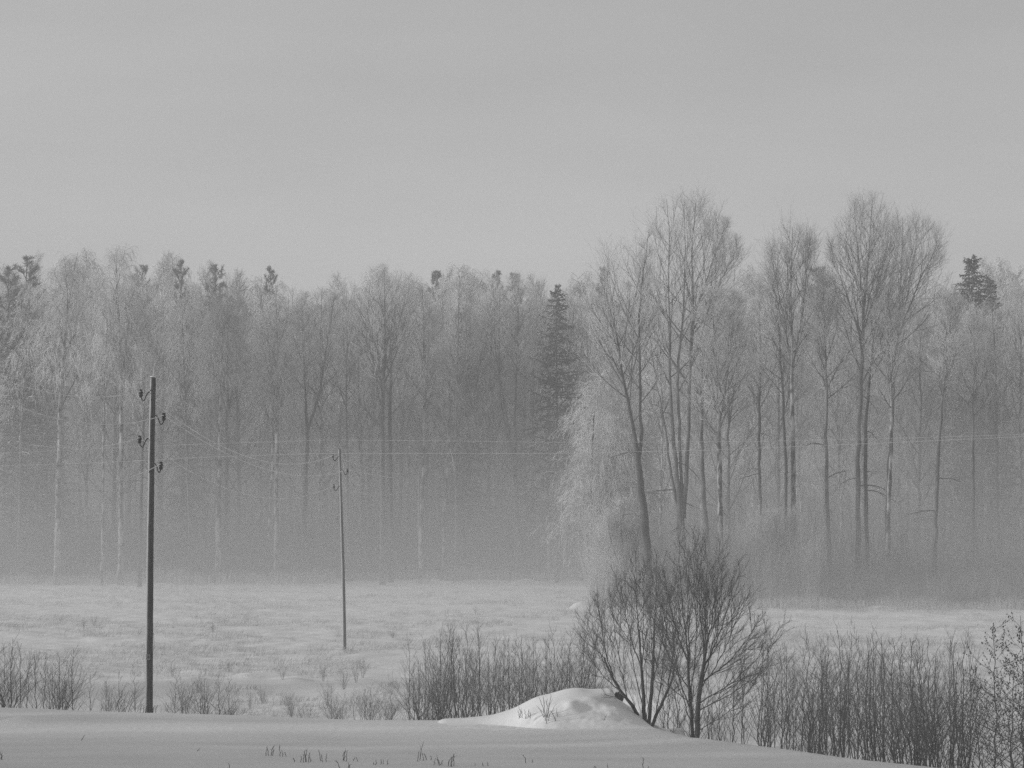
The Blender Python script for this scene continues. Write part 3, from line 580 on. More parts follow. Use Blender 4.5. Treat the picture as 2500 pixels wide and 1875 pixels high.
def proto_pine(seed, Hh):
    rng = np.random.default_rng(seed)
    P = resample([[0, 0, -.4], [.1, 0, Hh * .5], [.3, .1, Hh]], 20, rng, .04); R = np.linspace(.2, .03, 20)
    G = Geo(); G.tube(P, R, 8)
    P1, R1 = grow(rng, P[None], R[None], 34, .55, .99, 1.0, .3, lambda t, pl, p: .26 * (Hh - p[:, 2]) + .35, 6, .35, .3, .5, .02)
    P2, R2 = grow(rng, P1, R1, 5, .3, 1, .6, .3, lambda t, pl, p: pl * .3 + .2, 4, .3, .3, .6, .015)
    P3, R3 = grow(rng, P2, R2, 22, .3, 1, .9, .5, lambda t, pl, p: .26 + 0 * t, 2, .2, .3, .9, .012)
    Gc = Geo(); Gc.tube(P1, R1, 5, 1); Gc.tube(P2, R2, 4, 1); Gc.tube(P3, R3 * 0 + np.array([.022, .008])[None], 3, 0)
    return [('trunk', mesh('trunk', np.concatenate(G.v), np.concatenate(G.q), np.concatenate(G.m), [M['bark']])),
            ('crown', mesh('crown', np.concatenate(Gc.v), np.concatenate(Gc.q), np.concatenate(Gc.m), [M['pine'], M['dark']]))]
def place(proto, name, loc, label, cat, group, rz=0, sc=(1, 1, 1)):
    r = empty(name, loc, label, cat, group, rz, sc)
    for n_, me_ in proto: obj(n_, me_, r)
    return r
PH = 23.0
PR = [proto_decid(101, 'aspen', PH, .35, M['bark'], 'frost', .9), proto_decid(102, 'alder', PH, .30, M['bark'], 'frost2', .9),
      proto_decid(103, 'birch', PH, .30, M['birch'], 'frost', .9), proto_decid(104, 'birch', PH, .28, M['birch'], 'hoar', .9, fork=True),
      proto_decid(105, 'alder', PH, .26, M['dark'], 'frost2', 1.0, fork=True), proto_decid(106, 'aspen', PH, .3, M['birch'], 'frost', 1.2, fork=True)]
PHOAR = [proto_decid(111, 'alder', PH, .45, M['bark'], 'hoar', 1.4, rt=.011), proto_decid(112, 'birch', PH, .45, M['birch'], 'hoar', 1.3, rt=.011)]
PS = [proto_spruce(121, PH, 3.3), proto_spruce(122, PH, 3.8)]
PS.append(proto_spruce(123, PH, 4.4, .2, nwh=26, asd=.3))
PP = [proto_pine(131, PH), proto_pine(132, PH)]

SKU = [(-80, 600), (0, 596), (110, 585), (200, 582), (300, 590), (400, 600), (480, 612), (560, 620), (640, 626), (720, 632), (770, 622), (860, 615), (950, 612), (1150, 615), (1250, 610), (1300, 605), (1600, 605), (1760, 600), (2000, 600), (2212, 600), (2300, 600)]
SX = np.array([s[0] for s in SKU]); SY = np.array([s[1] for s in SKU])
def height_at(u, d, v): return at(u * U, v * U, d)[2]
rng = np.random.default_rng(77)
LOOK = ['upright dark', 'ragged dark', 'weeping pale', 'forked weeping pale', 'forked ragged dark', 'forked upright pale']
rows = [(212, 30, 0), (222, 30, -2), (234, 30, -3), (248, 28, -4), (264, 26, 0)]
for ri, (d, n, dv) in enumerate(rows):
    for i in range(n):
        u = -200 + (i + rng.uniform(.1, .9)) * 2620 / n; dd = d + rng.uniform(-4, 4)
        v = np.interp(u, SX, SY) + dv + abs(rng.normal(0, 16)) + (26 if ri == 0 else 6)
        p = at(u * U, 1200, dd); z = gz(p[0], dd); h = height_at(u, dd, v) - z
        s = h / PH; k_ = int(rng.integers(0, 6))
        place(PR[k_], 'bare_tree', (p[0], dd, z), '%s frosted tree, %s from the edge pine, %s hidden row' % (LOOK[k_], ORD[i], ORD[ri]), 'tree', 'trees in the depth of the wood', rng.uniform(0, 6.28), (s * rng.uniform(.95, 1.25),) * 2 + (s,))
# trees behind the nearer copse
for i in range(24):
    u = 1290 + (i + rng.uniform(.1, .9)) * 1240 / 24; dd = rng.uniform(170, 202)
    v = 640 + abs(rng.normal(0, 45)); p = at(u * U, 1200, dd); z = gz(p[0], dd); s = (height_at(u, dd, v) - z) / PH
    k_ = int(rng.integers(0, 6)); place(PR[k_], 'bare_tree', (p[0], dd, z), '%s hazy tree, %s from the leaning tree, behind the copse' % (LOOK[k_], ORD[i]), 'tree', 'trees behind the nearer copse', rng.uniform(0, 6.28), (s * 1.05, s * 1.05, s))
# sunlit hoar frosted tops
HU = sorted([65, 182, 345, 372, 452, 560, 718, 805, 825, 880, 965, 990, 1015, 1040, 1150, 1250, 1390, 1625, 2140, 2165, 2195, 20, 520])
for i, (u, v) in enumerate([(65, 562), (182, 556), (345, 560), (372, 566), (452, 580), (560, 612), (718, 602), (805, 592), (825, 586), (880, 604), (965, 590), (990, 588), (1015, 592), (1040, 596), (1150, 604), (1250, 604), (1390, 590), (1625, 588), (2140, 570), (2165, 575), (2195, 590), (20, 585), (520, 598)]):
    dd = 250 + (i * 7) % 25; p = at(u * U, 1200, dd); z = gz(p[0], dd); s = (height_at(u, dd, v) - z) / PH
    place(PHOAR[i % 2], 'hoar_frosted_tree', (p[0], dd, z), 'bright hoar frosted treetop, %s along the skyline from the dark edge pine' % ORD[HU.index(u)], 'tree', 'hoar frosted trees on the skyline', rng.uniform(0, 6.28), (s * .9, s * .9, s))
# pines on the skyline
for i, (u, v, d, s_, lab) in enumerate([
        (44, 562, 211, 1.2, 'dark pine with a thick snow flecked crown at the outer end of the wood'), (305, 567, 238, 0.72, 'dark pine top just above the dark pole'),
        (395, 565, 236, 0.80, 'ragged pine top with one raised tuft, past the dark pole'), (468, 568, 240, .9, 'pine top wrapped in white frost with a side tuft'),
        (577, 580, 236, 0.80, 'small pointed pine top over the broad weeping birch'), (935, 580, 240, .8, 'small twin tufted pine top past the round crowned tree'),
        (1075, 588, 238, .9, 'low pine top between the round crown and the dark spruce'), (1118, 585, 232, 0.80, 'dark rounded pine top near the dark spruce'),
        (1308, 582, 230, .9, 'pine top before the first big crown of the copse'), (1760, 572, 225, 1.2, 'broad dark pine top between the two tallest crowns'),
        (6, 580, 208, 1.3, 'dark pine cut by the frame edge of the wood')]):
    v += 4 * (i > 0); p = at(u * U, 1200, d); z = gz(p[0], d); s = (height_at(u, d, v) - z) / PH
    place(PP[i % 2], 'pine_tree', (p[0], d, z), lab, 'pine', 'pines showing above the wood', i * 1.3, (s * s_, s * s_, s))
for i, (u, v, d, s_, lab) in enumerate([
        (1203, 613, 200, 1.0, 'dark pointed spruce with drooping branches behind the bright birch trunk'),
        (2103, 553, 196, 1.2, 'snow dusted spruce with a sharp tip rising above the wood'),
        (1003, 660, 216, .8, 'half hidden dark spruce between bare trees'), (40, 640, 206, 1.2, 'snow flecked spruce under the thick crowned pine'),
        (407, 700, 216, .7, 'snow flecked small spruce deep behind the spotted birch'), (2142, 600, 198, 1.0, 'lower spruce leaning on the snow dusted spruce'),
        (1600, 700, 205, 1.0, 'dim spruce hidden behind the many stemmed tree'), (100, 720, 214, 1.1, 'dim spruce behind the weeping birch with the patched trunk')]):
    p = at(u * U, 1200, d); z = gz(p[0], d); s = (height_at(u, d, v) - z) / PH
    place(PS[(2, 1, 0, 1, 2, 0, 2, 1)[i]], 'spruce_tree', (p[0], d, z), lab, 'spruce', 'spruces of the wood', i * 1.1, (s * s_, s * s_, s))
for i in range(46):                                            # the closed spruce stand at the back
    u = -150 + i * 2520 / 45 + rng.uniform(-15, 15); d = rng.uniform(272, 300) if i % 2 else rng.uniform(285, 315); p = at(u * U, 1200, d); z = gz(p[0], d)
    s = (height_at(u, d, np.interp(u, SX, SY) + rng.uniform(25, 70)) - z) / PH
    place(PS[i % 2], 'spruce_tree', (p[0], d, z), 'dim spruce in the closed dark stand at the back of the wood', 'spruce', 'dark spruces at the back', rng.uniform(0, 6.28), (s * (2.0 if i < 9 else 1.5 if h > 6.1 else 2.6),) * 2 + (s,))

# ------------------------------------------------------------------ brush belts along the wood (nobody could count it)
def brush(name, label, seed, n, ulo, uhi, dlo, dhi, hlo, hhi, mname, r=.010, edge=None):
    rng = np.random.default_rng(seed)
    u = rng.uniform(ulo, uhi, n); d = dlo + (dhi - dlo) * rng.random(n) ** (.45 if hhi < 1 else 1.0)
    if edge is not None: d = d + edge(u)
    x = (u * U - 1250) * K * d; z = ground(x, d)
    h = rng.uniform(hlo, hhi, n) * (.6 + .9 * (vnoise(x / 2.2, d / 3, seed) + .5)) 
    P = np.zeros((n, 4, 3)); P[:, 0] = np.stack([x, d, z - .05], -1); D = np.stack([rng.normal(0, .12, n), rng.normal(0, .12, n), np.ones(n)], -1)
    for k_ in range(1, 4):
        P[:, k_] = P[:, k_ - 1] + D * (h / 3)[:, None]; D[:, :2] += rng.normal(0, .1, (n, 2))
    R = np.array([r * 1.3, r, r * .8, r * .4])[None] * rng.uniform(.7, 1.4, n)[:, None]
    G = Geo(); G.tube(P, R, 3)
    P2, R2 = grow(rng, P, R, 6, .25, 1, .5, .2, lambda t, pl, p: pl * .3, 3, .3, .15, .7, r * .5)
    G.tube(P2, R2, 3)
    return tag(G.build(name, [M[mname]]), label, kind='stuff')
E1 = lambda u: np.interp(u, [0, 300, 700, 760, 1000, 1300], [0, 2, 0, 8, 9, 9]) + 4.5 * vnoise(u / 45, u * 0, 3)
brush('undergrowth', 'grey misty brush along the far edge of the field', 11, 20000, -280, 1290, 198.5, 212, 1.0, 3.1, 'brush', r=.013, edge=E1)
E2 = lambda u: np.interp(u, [1260, 1500, 1900, 2300], [6, 2, 0, 0]) + 3.5 * vnoise(u / 45, u * 0, 4)
brush('undergrowth', 'dense brush at the foot of the nearer copse', 12, 11500, 1290, 2600, 148, 162, .7, 2.2, 'frost2', r=.008, edge=E2)
brush('frosted_brush', 'pale frosted brush between the drooping birch and the many stemmed tree', 17, 1500, 1275, 1500, 150, 157, 1.4, 4.2, 'frost', r=.007)
brush('frosted_brush', 'pale frosted brush around the egg crowned tree', 18, 1300, 1590, 1760, 150, 156, 1.2, 3.6, 'frost', r=.007)
brush('edge_grass', 'low pale grass and twigs fraying out from the wood on to the snow', 15, 10500, -280, 1290, 192, 201, .15, .8, 'grass', edge=E1)
brush('edge_grass', 'low pale grass and twigs fraying out from the nearer copse on to the snow', 16, 9000, 1290, 2600, 143.5, 150, .12, .6, 'grass', r=.007, edge=E2)
brush('undergrowth', 'taller thin stems among the trunks of the wood', 13, 4300, -300, 2500, 206, 240, 2.5, 6.5, 'brush', r=.014)
brush('undergrowth', 'taller thin stems among the trunks of the nearer copse', 14, 2800, 1290, 2600, 152, 172, 1.8, 5.0, 'frost2', r=.009)

# ------------------------------------------------------------------ grass poking through the field snow
rng = np.random.default_rng(41)
n = 30000
d = 76 + 126 * rng.random(n) ** 1.1; u = rng.uniform(-60, 2280, n); x = (u * U - 1250) * K * d
keep = (vnoise(x / 3.0, d / 4.0, 51) + .5 * vnoise(x / .9, d / 1.2, 52) > .02) & (d - yedge(x) > 7)
x = x[keep]; d = d[keep]; n = len(x); nb = 5
xb = np.repeat(x, nb) + rng.normal(0, .10, n * nb); yb = np.repeat(d, nb) + rng.normal(0, .12, n * nb)
hb = np.repeat(rng.uniform(.06, .30, n), nb) * rng.uniform(.5, 1.2, n * nb)
zb = ground(xb, yb); P = np.zeros((n * nb, 3, 3)); P[:, 0] = np.stack([xb, yb, zb - .03], -1)
D = np.stack([rng.normal(.15, .35, n * nb), rng.normal(0, .3, n * nb), np.ones(n * nb)], -1)
P[:, 1] = P[:, 0] + D * (hb / 2)[:, None]; P[:, 2] = P[:, 1] + (D + [.25, 0, -.25]) * (hb / 2)[:, None]
G = Geo(); G.tube(P, np.array([.006, .005, .002])[None] + np.zeros((n * nb, 1)), 3)
tag(G.build('field_grass', [M['grass']]), 'frosted grass blades poking through the snow of the field', kind='stuff')

# ------------------------------------------------------------------ saplings and bushes along the ditch
def proto_sapling(seed, ns, ang, spread, nb, dense=1.0, tw='twigf', leafy=False):
    """unit height"""
    rng = np.random.default_rng(seed); S = []; R0 = []
    for i in range(ns):
        a = rng.uniform(0, 6.28); o = spread * rng.uniform(.2, 1); hh = 1 if i == 0 else rng.uniform(.6, .97)
        if i == 0: o *= .3
        b = np.array([math.cos(a), math.sin(a), 0]) * .03 * (ns > 1)
        S.append(resample([b + [0, 0, -.05], b + [math.cos(a) * o * .35, math.sin(a) * o * .35, hh * .45], b + [math.cos(a) * o, math.sin(a) * o, hh]], 14, rng, .006)); R0.append(np.linspace(.0056, .0010, 14) * (1 if i == 0 else .8))
    P = np.array(S); R = np.array(R0)
    G = Geo(); G.tube(P, R, 6)
    P1, R1 = grow(rng, P, R, nb, .14, .97, ang * 1.25, .12, lambda t, pl, p: .42 * (1.06 - p[:, 2]) + .03, 6, .35, .05, .5, .0009)
    P2, R2 = grow(rng, P1, R1, 3, .2, .92, .42, .12, lambda t, pl, p: pl * .42 + .012, 4, .25, .07, .6, .0008)
    Gc = Geo(); Gc.tube(P1, R1, 4, 0); Gc.tube(P2, R2, 3, 1)
    if leafy:                                                  # hanging catkins and small cones
        PL, RL = grow(rng, P2, R2, 3, .3, 1, 1.2, .4, lambda t, pl, p: .011 + 0 * t, 4, -3.0, .1, 1, .001)
        Gc.tube(PL, RL * 0 + np.array([.001, .0028, .0030, .001])[None], 5, 2)
    mats = [M['stwig'], M[tw], M['twig']]
    return [('stem', mesh('stem', np.concatenate(G.v), np.concatenate(G.q), np.concatenate(G.m), [M['sbark']])),
            ('twigs', mesh('twigs', np.concatenate(Gc.v), np.concatenate(Gc.q), np.concatenate(Gc.m), mats))]
SAP = [proto_sapling(201, 1, .46, .1, 20), proto_sapling(202, 1, .38, .14, 18), proto_sapling(203, 2, .42, .22, 14), proto_sapling(204, 3, .40, .3, 10), proto_sapling(205, 1, .52, .08, 24), proto_sapling(206, 1, .34, .2, 10)]
BUSH = [proto_sapling(211, 9, .45, .55, 10), proto_sapling(212, 12, .4, .75, 9), proto_sapling(213, 7, .5, .45, 11)]
LEAF = [proto_sapling(221, 1, .85, .08, 30, leafy=True), proto_sapling(222, 2, .8, .2, 24, leafy=True)]
def crest_py(px): return np.interp(px, [c[0] for c in CREST], [c[1] for c in CREST])
def sap(protos, px, top, back, label, cat, group, name='sapling', wide=1.0, rr=None):
    rr = rr or rng
    x0 = hit(px, crest_py(px), PLAT); d = float(x0[1] + back); p = at(px, top, d)
    for _ in range(3):
        d = float(yedge(p[0]) + back); p = at(px, top, d)
    z = gz(p[0], d); s = p[2] - z
    return place(protos[int(rr.integers(0, len(protos)))], name, (p[0], d, z), label, cat, group, rr.uniform(0, 6.28), (s * wide, s * wide, s))
rng = np.random.default_rng(61)
SLOOK = ['straight single stemmed', 'slim leaning', 'two stemmed', 'three stemmed', 'wide spreading', 'sparse bending']
groups = [  # u range, count, top v range, protos, label, group, wide
    (-10, 45, 5, 1378, 1470, SAP, 'from the frame edge in the dark clump', 'saplings by the frame edge', 1.3),
    (58, 165, 8, 1400, 1470, SAP, 'from the dark clump in the loose row before the pole', 'saplings before the dark pole', 1.3),
    (180, 300, 6, 1452, 1510, SAP, 'low sapling counting from the loose row towards the dark pole', 'low saplings beside the dark pole', 1.4),
    (375, 500, 7, 1452, 1515, SAP, 'low sapling past the dark pole towards the open snow', 'saplings past the dark pole', 1.3),
    (715, 860, 9, 1478, 1530, SAP, 'short sapling in the scattered growth past the slender pole foot', 'short saplings below the slender pole', 1.2),
    (885, 960, 11, 1375, 1480, SAP, 'from the thin end of the thicket behind the mound', 'saplings at the thin end of the thicket', 1.1),
    (940, 1060, 19, 1340, 1440, SAP, 'in the tallest part of the thicket behind the mound', 'thicket saplings behind the mound', 1.0),
    (1060, 1190, 22, 1375, 1450, SAP, 'in the even middle part of the thicket behind the mound', 'even thicket saplings', 1.0),
    (1195, 1290, 15, 1355, 1450, SAP, 'between the even thicket and the many stemmed tree', 'saplings by the many stemmed bush', 1.0),
    (1400, 1640, 20, 1395, 1520, SAP, 'of those behind the two bushy trees, from the mound', 'saplings behind the bushy trees', 1.0),
    (1640, 1760, 14, 1390, 1480, SAP, 'past the double trunked tree', 'saplings past the double trunk tree', 1.0),
    (1740, 1900, 22, 1360, 1460, SAP, 'in the dense middle thicket, from the double trunked tree', 'dense middle thicket saplings', 1.05),
    (1880, 2095, 26, 1370, 1480, SAP, 'in the thicket that ends at the catkin alders', 'saplings beside the alders', 1.1)]
for (a_, b_, n, t1, t2, pr, lab, grp, wd) in groups:
    for i in range(n):
        u = a_ + (i + rng.random()) * (b_ - a_) / n; v = t1 + (t2 - t1) * rng.random() ** 1.2
        if i % 5 == 0: v = t1 + rng.uniform(0, 12)
        k_ = int(rng.integers(0, len(pr)))
        sap([pr[k_]], u * U, v * U, rng.uniform(.9, 6.5), '%s sapling, %s %s' % (SLOOK[k_], ORD[i], lab), 'sapling', grp, wide=wd * rng.uniform(.85, 1.25))
for (u, v, bk, lab) in [(398, 1462, 1.0, 'twiggy bush nearest past the dark pole'), (440, 1450, 1.2, 'tallest pointed bush past the dark pole'), (495, 1500, 1.1, 'low rounded bush where the open snow begins'),
                        (240, 1470, 1.4, 'spreading bush just before the dark pole'), (128, 1420, 1.3, 'fan shaped bush in the loose row of saplings'), (20, 1400, .9, 'dense bush at the outer frame edge'),
                        (730, 1500, 1.2, 'small brush clump with upright stems below the slender pole'), (800, 1480, 1.0, 'upright brush clump at the yard edge'), (835, 1490, 1.3, 'slightly leaning brush clump at the yard edge'),
                        (910, 1440, 1.6, 'slanting bush at the thin end of the thicket'), (2000, 1440, 1.2, 'wide slanting bush before the catkin alders'), (2050, 1450, 1.6, 'leaning bush close to the catkin alders'), (1960, 1400, 2.0, 'dense bush with many fanning stems in the thicket')]:
    sap(BUSH, u * U, v * U, bk, lab.replace('nearest', 'first'), 'bush', 'bushes along the ditch', 'bush', 1.0 if u > 1500 else 1.25)
for (u, v, bk, lab) in [(2150, 1345, 1.2, 'catkin hung alder with a straight trunk at the yard corner'), (2195, 1352, 2.2, 'tallest catkin hung alder cut by the frame edge'), (2225, 1330, 1.0, 'catkin hung alder half outside the view'), (2118, 1440, 2.6, 'small catkin hung alder behind the straight one'), (2175, 1420, 3.2, 'slim catkin hung alder between the two larger ones')]:
    sap(LEAF, u * U, v * U, bk, lab, 'alder', 'alders at the yard corner', 'alder_tree', 1.15)
# small bushes out in the field
FX = sorted([715, 745, 790, 800, 840, 870, 885, 640, 610, 665, 690, 420, 560, 520, 1160, 960, 230, 205, 2080])
for i, (px, py, h) in enumerate([(715, 1720, 75), (745, 1735, 60), (790, 1660, 45), (800, 1705, 60), (840, 1680, 45), (870, 1665, 55), (885, 1655, 45), (640, 1700, 40), (610, 1705, 50), (665, 1730, 40), (690, 1660, 28), (420, 1650, 35), (560, 1640, 30), (520, 1545, 28), (1160, 1500, 22), (960, 1560, 25), (230, 1530, 28), (205, 1535, 25), (2080, 1530, 20)]):
    p = hit(px, py, -.1 if py > 1690 else 0); z = gz(p[0], p[1]); s = h * K * p[1] * 1.1
    place(BUSH[i % 3], 'field_bush', (p[0], p[1], z), 'tiny frosted weed bush, %s across the open field from the dark clump' % ORD[FX.index(px)], 'bush', 'weed bushes in the field', i * 1.7, (s * .8, s * .8, s))

# the two bushy trees by the mound
def bushy(seed, label, base_px, base_py, trunks, tips, fork_v, d, n1=9, name='bushy_tree'):
    rng = np.random.default_rng(seed); b0 = at(base_px, base_py, d); z = min(b0[2], gz(b0[0], d) + .1); O_ = np.array([b0[0], d, z]); root = empty(name, O_, label, 'tree')
    S = []; Gt = Geo(); forks = []
    for (pts) in trunks:
        P = np.array([at(a * U, b * U, d) for a, b, w_ in pts]); P[0, 2] -= .35; R = np.array([w_ * U * K * d / 2 for *_, w_ in pts])
        s = np.concatenate([[0], np.cumsum(np.linalg.norm(np.diff(P, axis=0), axis=1))]); s /= s[-1]
        Q_ = resample(P, 16, rng, .006); Rr = np.interp(np.linspace(0, 1, 16), s, R)
        Gt.tube(Q_ - O_, Rr, 9); forks.append((Q_, Rr))
    for (u, v, ti, fr, w_) in tips:
        Q_, Rr = forks[ti]; k_ = int(fr * 15); f = Q_[k_]; dy = rng.uniform(-1.3, 1.3)
        t = at(u * U, v * U, d + dy); dx = t - f
        S.append((resample([f, f + dx * [.42, .42, .28], f + dx * [.80, .8, .66], t], 18, rng, .012), np.interp(np.linspace(0, 1, 18), [0, .6, 1], [w_ * U * K * d / 2.3, w_ * U * K * d / 4.5, .003])))
    for P, R in S: Gt.tube(P - O_, R, 7)
    Gt.build('trunk', [M['dark']], root)
    P = np.stack([s[0] - O_ for s in S]); R = np.stack([s[1] for s in S])
    P1, R1 = grow(rng, P, R, n1, .15, .97, .46, .14, lambda t, pl, p: pl * .34 * (1.3 - t) + .2, 7, .38, .07, .55, .0045)
    P2, R2 = grow(rng, P1, R1, 5, .15, .98, .46, .16, lambda t, pl, p: pl * .38 + .06, 5, .25, .09, .6, .0034)
    P3, R3 = grow(rng, P2, R2, 5, .15, .98, .5, .2, lambda t, pl, p: pl * .45 + .04, 3, .2, .1, .7, .0023)
    Gc = Geo(); Gc.tube(P1, R1, 5, 0); Gc.tube(P2, R2, 4, 0); Gc.tube(P3, R3, 3, 1)
    Gc.build('crown', [M['twig'], M['twigf']], root)
    return root
bushy(301, 'many stemmed bushy tree fanning out from the end of the snow mound', 1578, 1768,
      [[(1396, 1566, 10), (1392, 1530, 9), (1388, 1480, 7), (1385, 1420, 5), (1380, 1360, 4)], [(1398, 1566, 8), (1405, 1520, 8), (1410, 1470, 7), (1412, 1400, 5), (1414, 1340, 4)],
       [(1392, 1562, 8), (1375, 1535, 8), (1345, 1500, 6.5), (1320, 1460, 5), (1305, 1420, 3.5)], [(1400, 1562, 8), (1420, 1538, 7), (1440, 1500, 6), (1455, 1460, 4), (1462, 1420, 3)]],
      [(1372, 1225, 0, .95, 3.5), (1340, 1262, 0, .7, 3.5), (1390, 1250, 0, .6, 3), (1420, 1222, 1, .95, 3.5), (1404, 1260, 1, .6, 3), (1445, 1262, 1, .5, 3.2), (1268, 1338, 2, .9, 3), (1292, 1302, 2, .75, 3), (1320, 1278, 2, .5, 3.2), (1262, 1395, 2, .6, 2.6),
       (1480, 1340, 3, .95, 2.6), (1462, 1300, 3, .6, 3), (1500, 1420, 3, .5, 2.4), (1440, 1330, 3, .3, 3), (1300, 1380, 2, .3, 2.6), (1352, 1290, 0, .3, 3)], 1500, float(yedge(at(1578, 1768, 66)[0]) + .1), n1=9)
bushy(302, 'double trunked bushy tree with a wide vase shaped crown beside the mound', 1697, 1797,
      [[(1495, 1588, 7.5), (1494, 1540, 7), (1489, 1500, 6.5), (1487, 1450, 6), (1485, 1400, 4)], [(1506, 1590, 11.5), (1507, 1545, 10.5), (1511, 1500, 9.5), (1518, 1450, 7), (1524, 1400, 5)]],
      [(1440, 1262, 0, .9, 4), (1468, 1205, 0, .95, 4), (1415, 1330, 0, .6, 3.5), (1400, 1420, 0, .5, 2.6), (1430, 1300, 0, .45, 3.4), (1488, 1190, 0, .7, 4),
       (1505, 1172, 1, .95, 4), (1528, 1195, 1, .9, 4), (1552, 1215, 1, .95, 4), (1590, 1235, 1, .8, 4.2), (1600, 1300, 1, .6, 3.5), (1640, 1335, 1, .7, 4), (1672, 1370, 1, .5, 3.6), (1665, 1420, 1, .42, 3.2), (1560, 1260, 1, .6, 3.6), (1630, 1470, 1, .25, 2.4), (1540, 1240, 1, .5, 3.4), (1510, 1230, 0, .5, 3.2), (1455, 1380, 0, .3, 3)], 1500, float(yedge(at(1697, 1797, 62)[0]) + .05), n1=10)

# ------------------------------------------------------------------ dry plants in the foreground
def plant(label, px, py, stalks, name='dry_grass_tuft', d=None, group='dry stalks in the yard snow', cat='dry plant', head=False, seed=0):
    """stalks: [(dx0, dx1, height)] in photograph pixels"""
    p = hit(px, py, PLAT) if d is None else at(px, py, d)
    rng = np.random.default_rng(seed + int(px)); G = Geo(); d = p[1]
    zb = gz(p[0], d) if name == 'dry_grass_tuft' else p[2]; O_ = np.array([p[0], d, zb])
    for (a, b, h) in stalks:
        oy = rng.uniform(-.15, .15); f = K * d
        zs = gz(p[0] + a * f, d + oy) - zb if name == 'dry_grass_tuft' else 0
        P = resample([[a * f, oy, zs - .05], [(a * .7 + b * .3) * f, oy, zs + h * f * .5], [b * f, oy, zs + h * f]], 8, rng, .006)
        G.tube(P, np.linspace(.008, .0045, 8), 5)
        if head: G.tube(P[-1] + np.array([[0, 0, -.02], [.004, 0, 0.01], [.006, 0, .03]]), np.array([.005, .014, .004]), 6)
        else:
            P2, R2 = grow(rng, P[None], np.full((1, 8), .005), 3, .3, 1, .5, .3, lambda t, pl, p: pl * .25, 3, .2, .3, .7, .0025); G.tube(P2, R2, 3)
    r = tag(G.build(name, [M['stalk']], loc=O_), label, cat, group); return r
FG = [  # px, base py, stalks
    (655, 1838, [(-6, -4, 15), (0, -5, 20), (6, 12, 22), (10, 14, 24), (30, 28, 26), (38, 34, 14), (44, 40, 10)], 'pair of upright dry stalks with short ones beside, at the end of the row'),
    (745, 1852, [(-12, -8, 14), (-4, -2, 26), (0, 3, 30), (3, -3, 22), (8, 12, 24), (14, 10, 12), (-24, -30, 10)], 'dense tangled dry tuft, second in the row'),
    (788, 1850, [(-6, -10, 26), (0, -3, 18), (8, 10, 18)], 'thin pair of stalks after the dense tuft'),
    (840, 1850, [(-4, 0, 22), (0, 4, 26), (6, 8, 24), (22, 26, 8), (34, 30, 10)], 'leaning stalks in the middle of the row'),
    (830, 1868, [(0, -10, 20), (20, 24, 8), (24, 20, 12)], 'long stalk bent towards the yard edge'),
    (930, 1858, [(-10, -12, 10), (0, 0, 12), (6, 5, 10), (16, 17, 12), (-18, -18, 6)], 'fine low stubble between the tufts'),
    (1020, 1852, [(0, 3, 24), (4, 12, 40), (14, 10, 18), (22, 14, 16), (34, 30, 10)], 'tallest forked stalk of the row'),
    (1070, 1862, [(0, -4, 20), (4, 0, 16), (6, 10, 12), (-10, -8, 12)], 'short crossed stalks after the tallest forked one'),
    (1100, 1865, [(-8, 4, 22), (0, 8, 30), (8, 8, 30), (2, 6, 18)], 'tent shaped tuft of dark stalks'),
    (1180, 1866, [(-20, -20, 6), (0, -2, 8), (10, 10, 8)], 'tiny stubble near the tent shaped tuft'),
    (1285, 1858, [(0, -8, 20), (14, 16, 8)], 'single bent stalk with a seed head beyond the row'),
    (1450, 1872, [(0, 0, 10), (6, 4, 8), (34, 34, 12)], 'short stubs at the lower frame edge'), (1569, 1868, [(0, 0, 26), (14, 14, 4)], 'single straight thin stalk before the double trunked tree'),
    (3, 1846, [(0, -3, 18), (3, 5, 16), (-4, -6, 12)], 'dark tuft cut by the frame edge of the yard'), (200, 1806, [(0, 8, 12)], 'single slanting twig in the shaded yard'),
    (480, 1828, [(0, 8, 7)], 'tiny slanting twig in the middle of the shaded yard'), (560, 1874, [(0, -3, 16)], 'short stem at the lower edge of the shaded yard')]
for i, (px, py, st, lab) in enumerate(FG): plant(lab, px, py, st, seed=i)
plant('small twiggy plant with several thin shoots growing before the mound', 1332, 1766, [(0, -12, 55), (0, -6, 62), (2, 4, 60), (3, 14, 66), (4, 20, 40), (0, -18, 38), (2, 10, 50)], name='twiggy_plant', d=65.0, group='plants on the mound', cat='plant')
plant('pair of thin upright shoots beside the twiggy plant on the mound', 1360, 1769, [(0, -16, 34), (0, -1, 34), (2, 4, 12)], name='twiggy_plant', d=65.0, group='plants on the mound', cat='plant')
plant('cluster of short dark stubs at the start of the mound', 1275, 1748, [(-8, -10, 14), (0, -3, 16), (8, 6, 14), (14, 16, 14), (20, 18, 10), (-4, -8, 20)], name='twiggy_plant', d=65.3, group='plants on the mound', cat='plant')
plant('small curled dry plant low on the mound before the bushy tree', 1468, 1768, [(0, -4, 10), (2, 12, 22), (0, 2, 12)], name='twiggy_plant', d=65.0, group='plants on the mound', cat='plant')
plant('dry grass blades at the foot of the dark pole', 366, 1736, [(0, 5, 26), (-10, -6, 16), (6, 8, 12), (14, 18, 14), (-16, -14, 14), (-24, -20, 18)], name='twiggy_plant', d=69.6, group='grass at the pole', cat='plant')

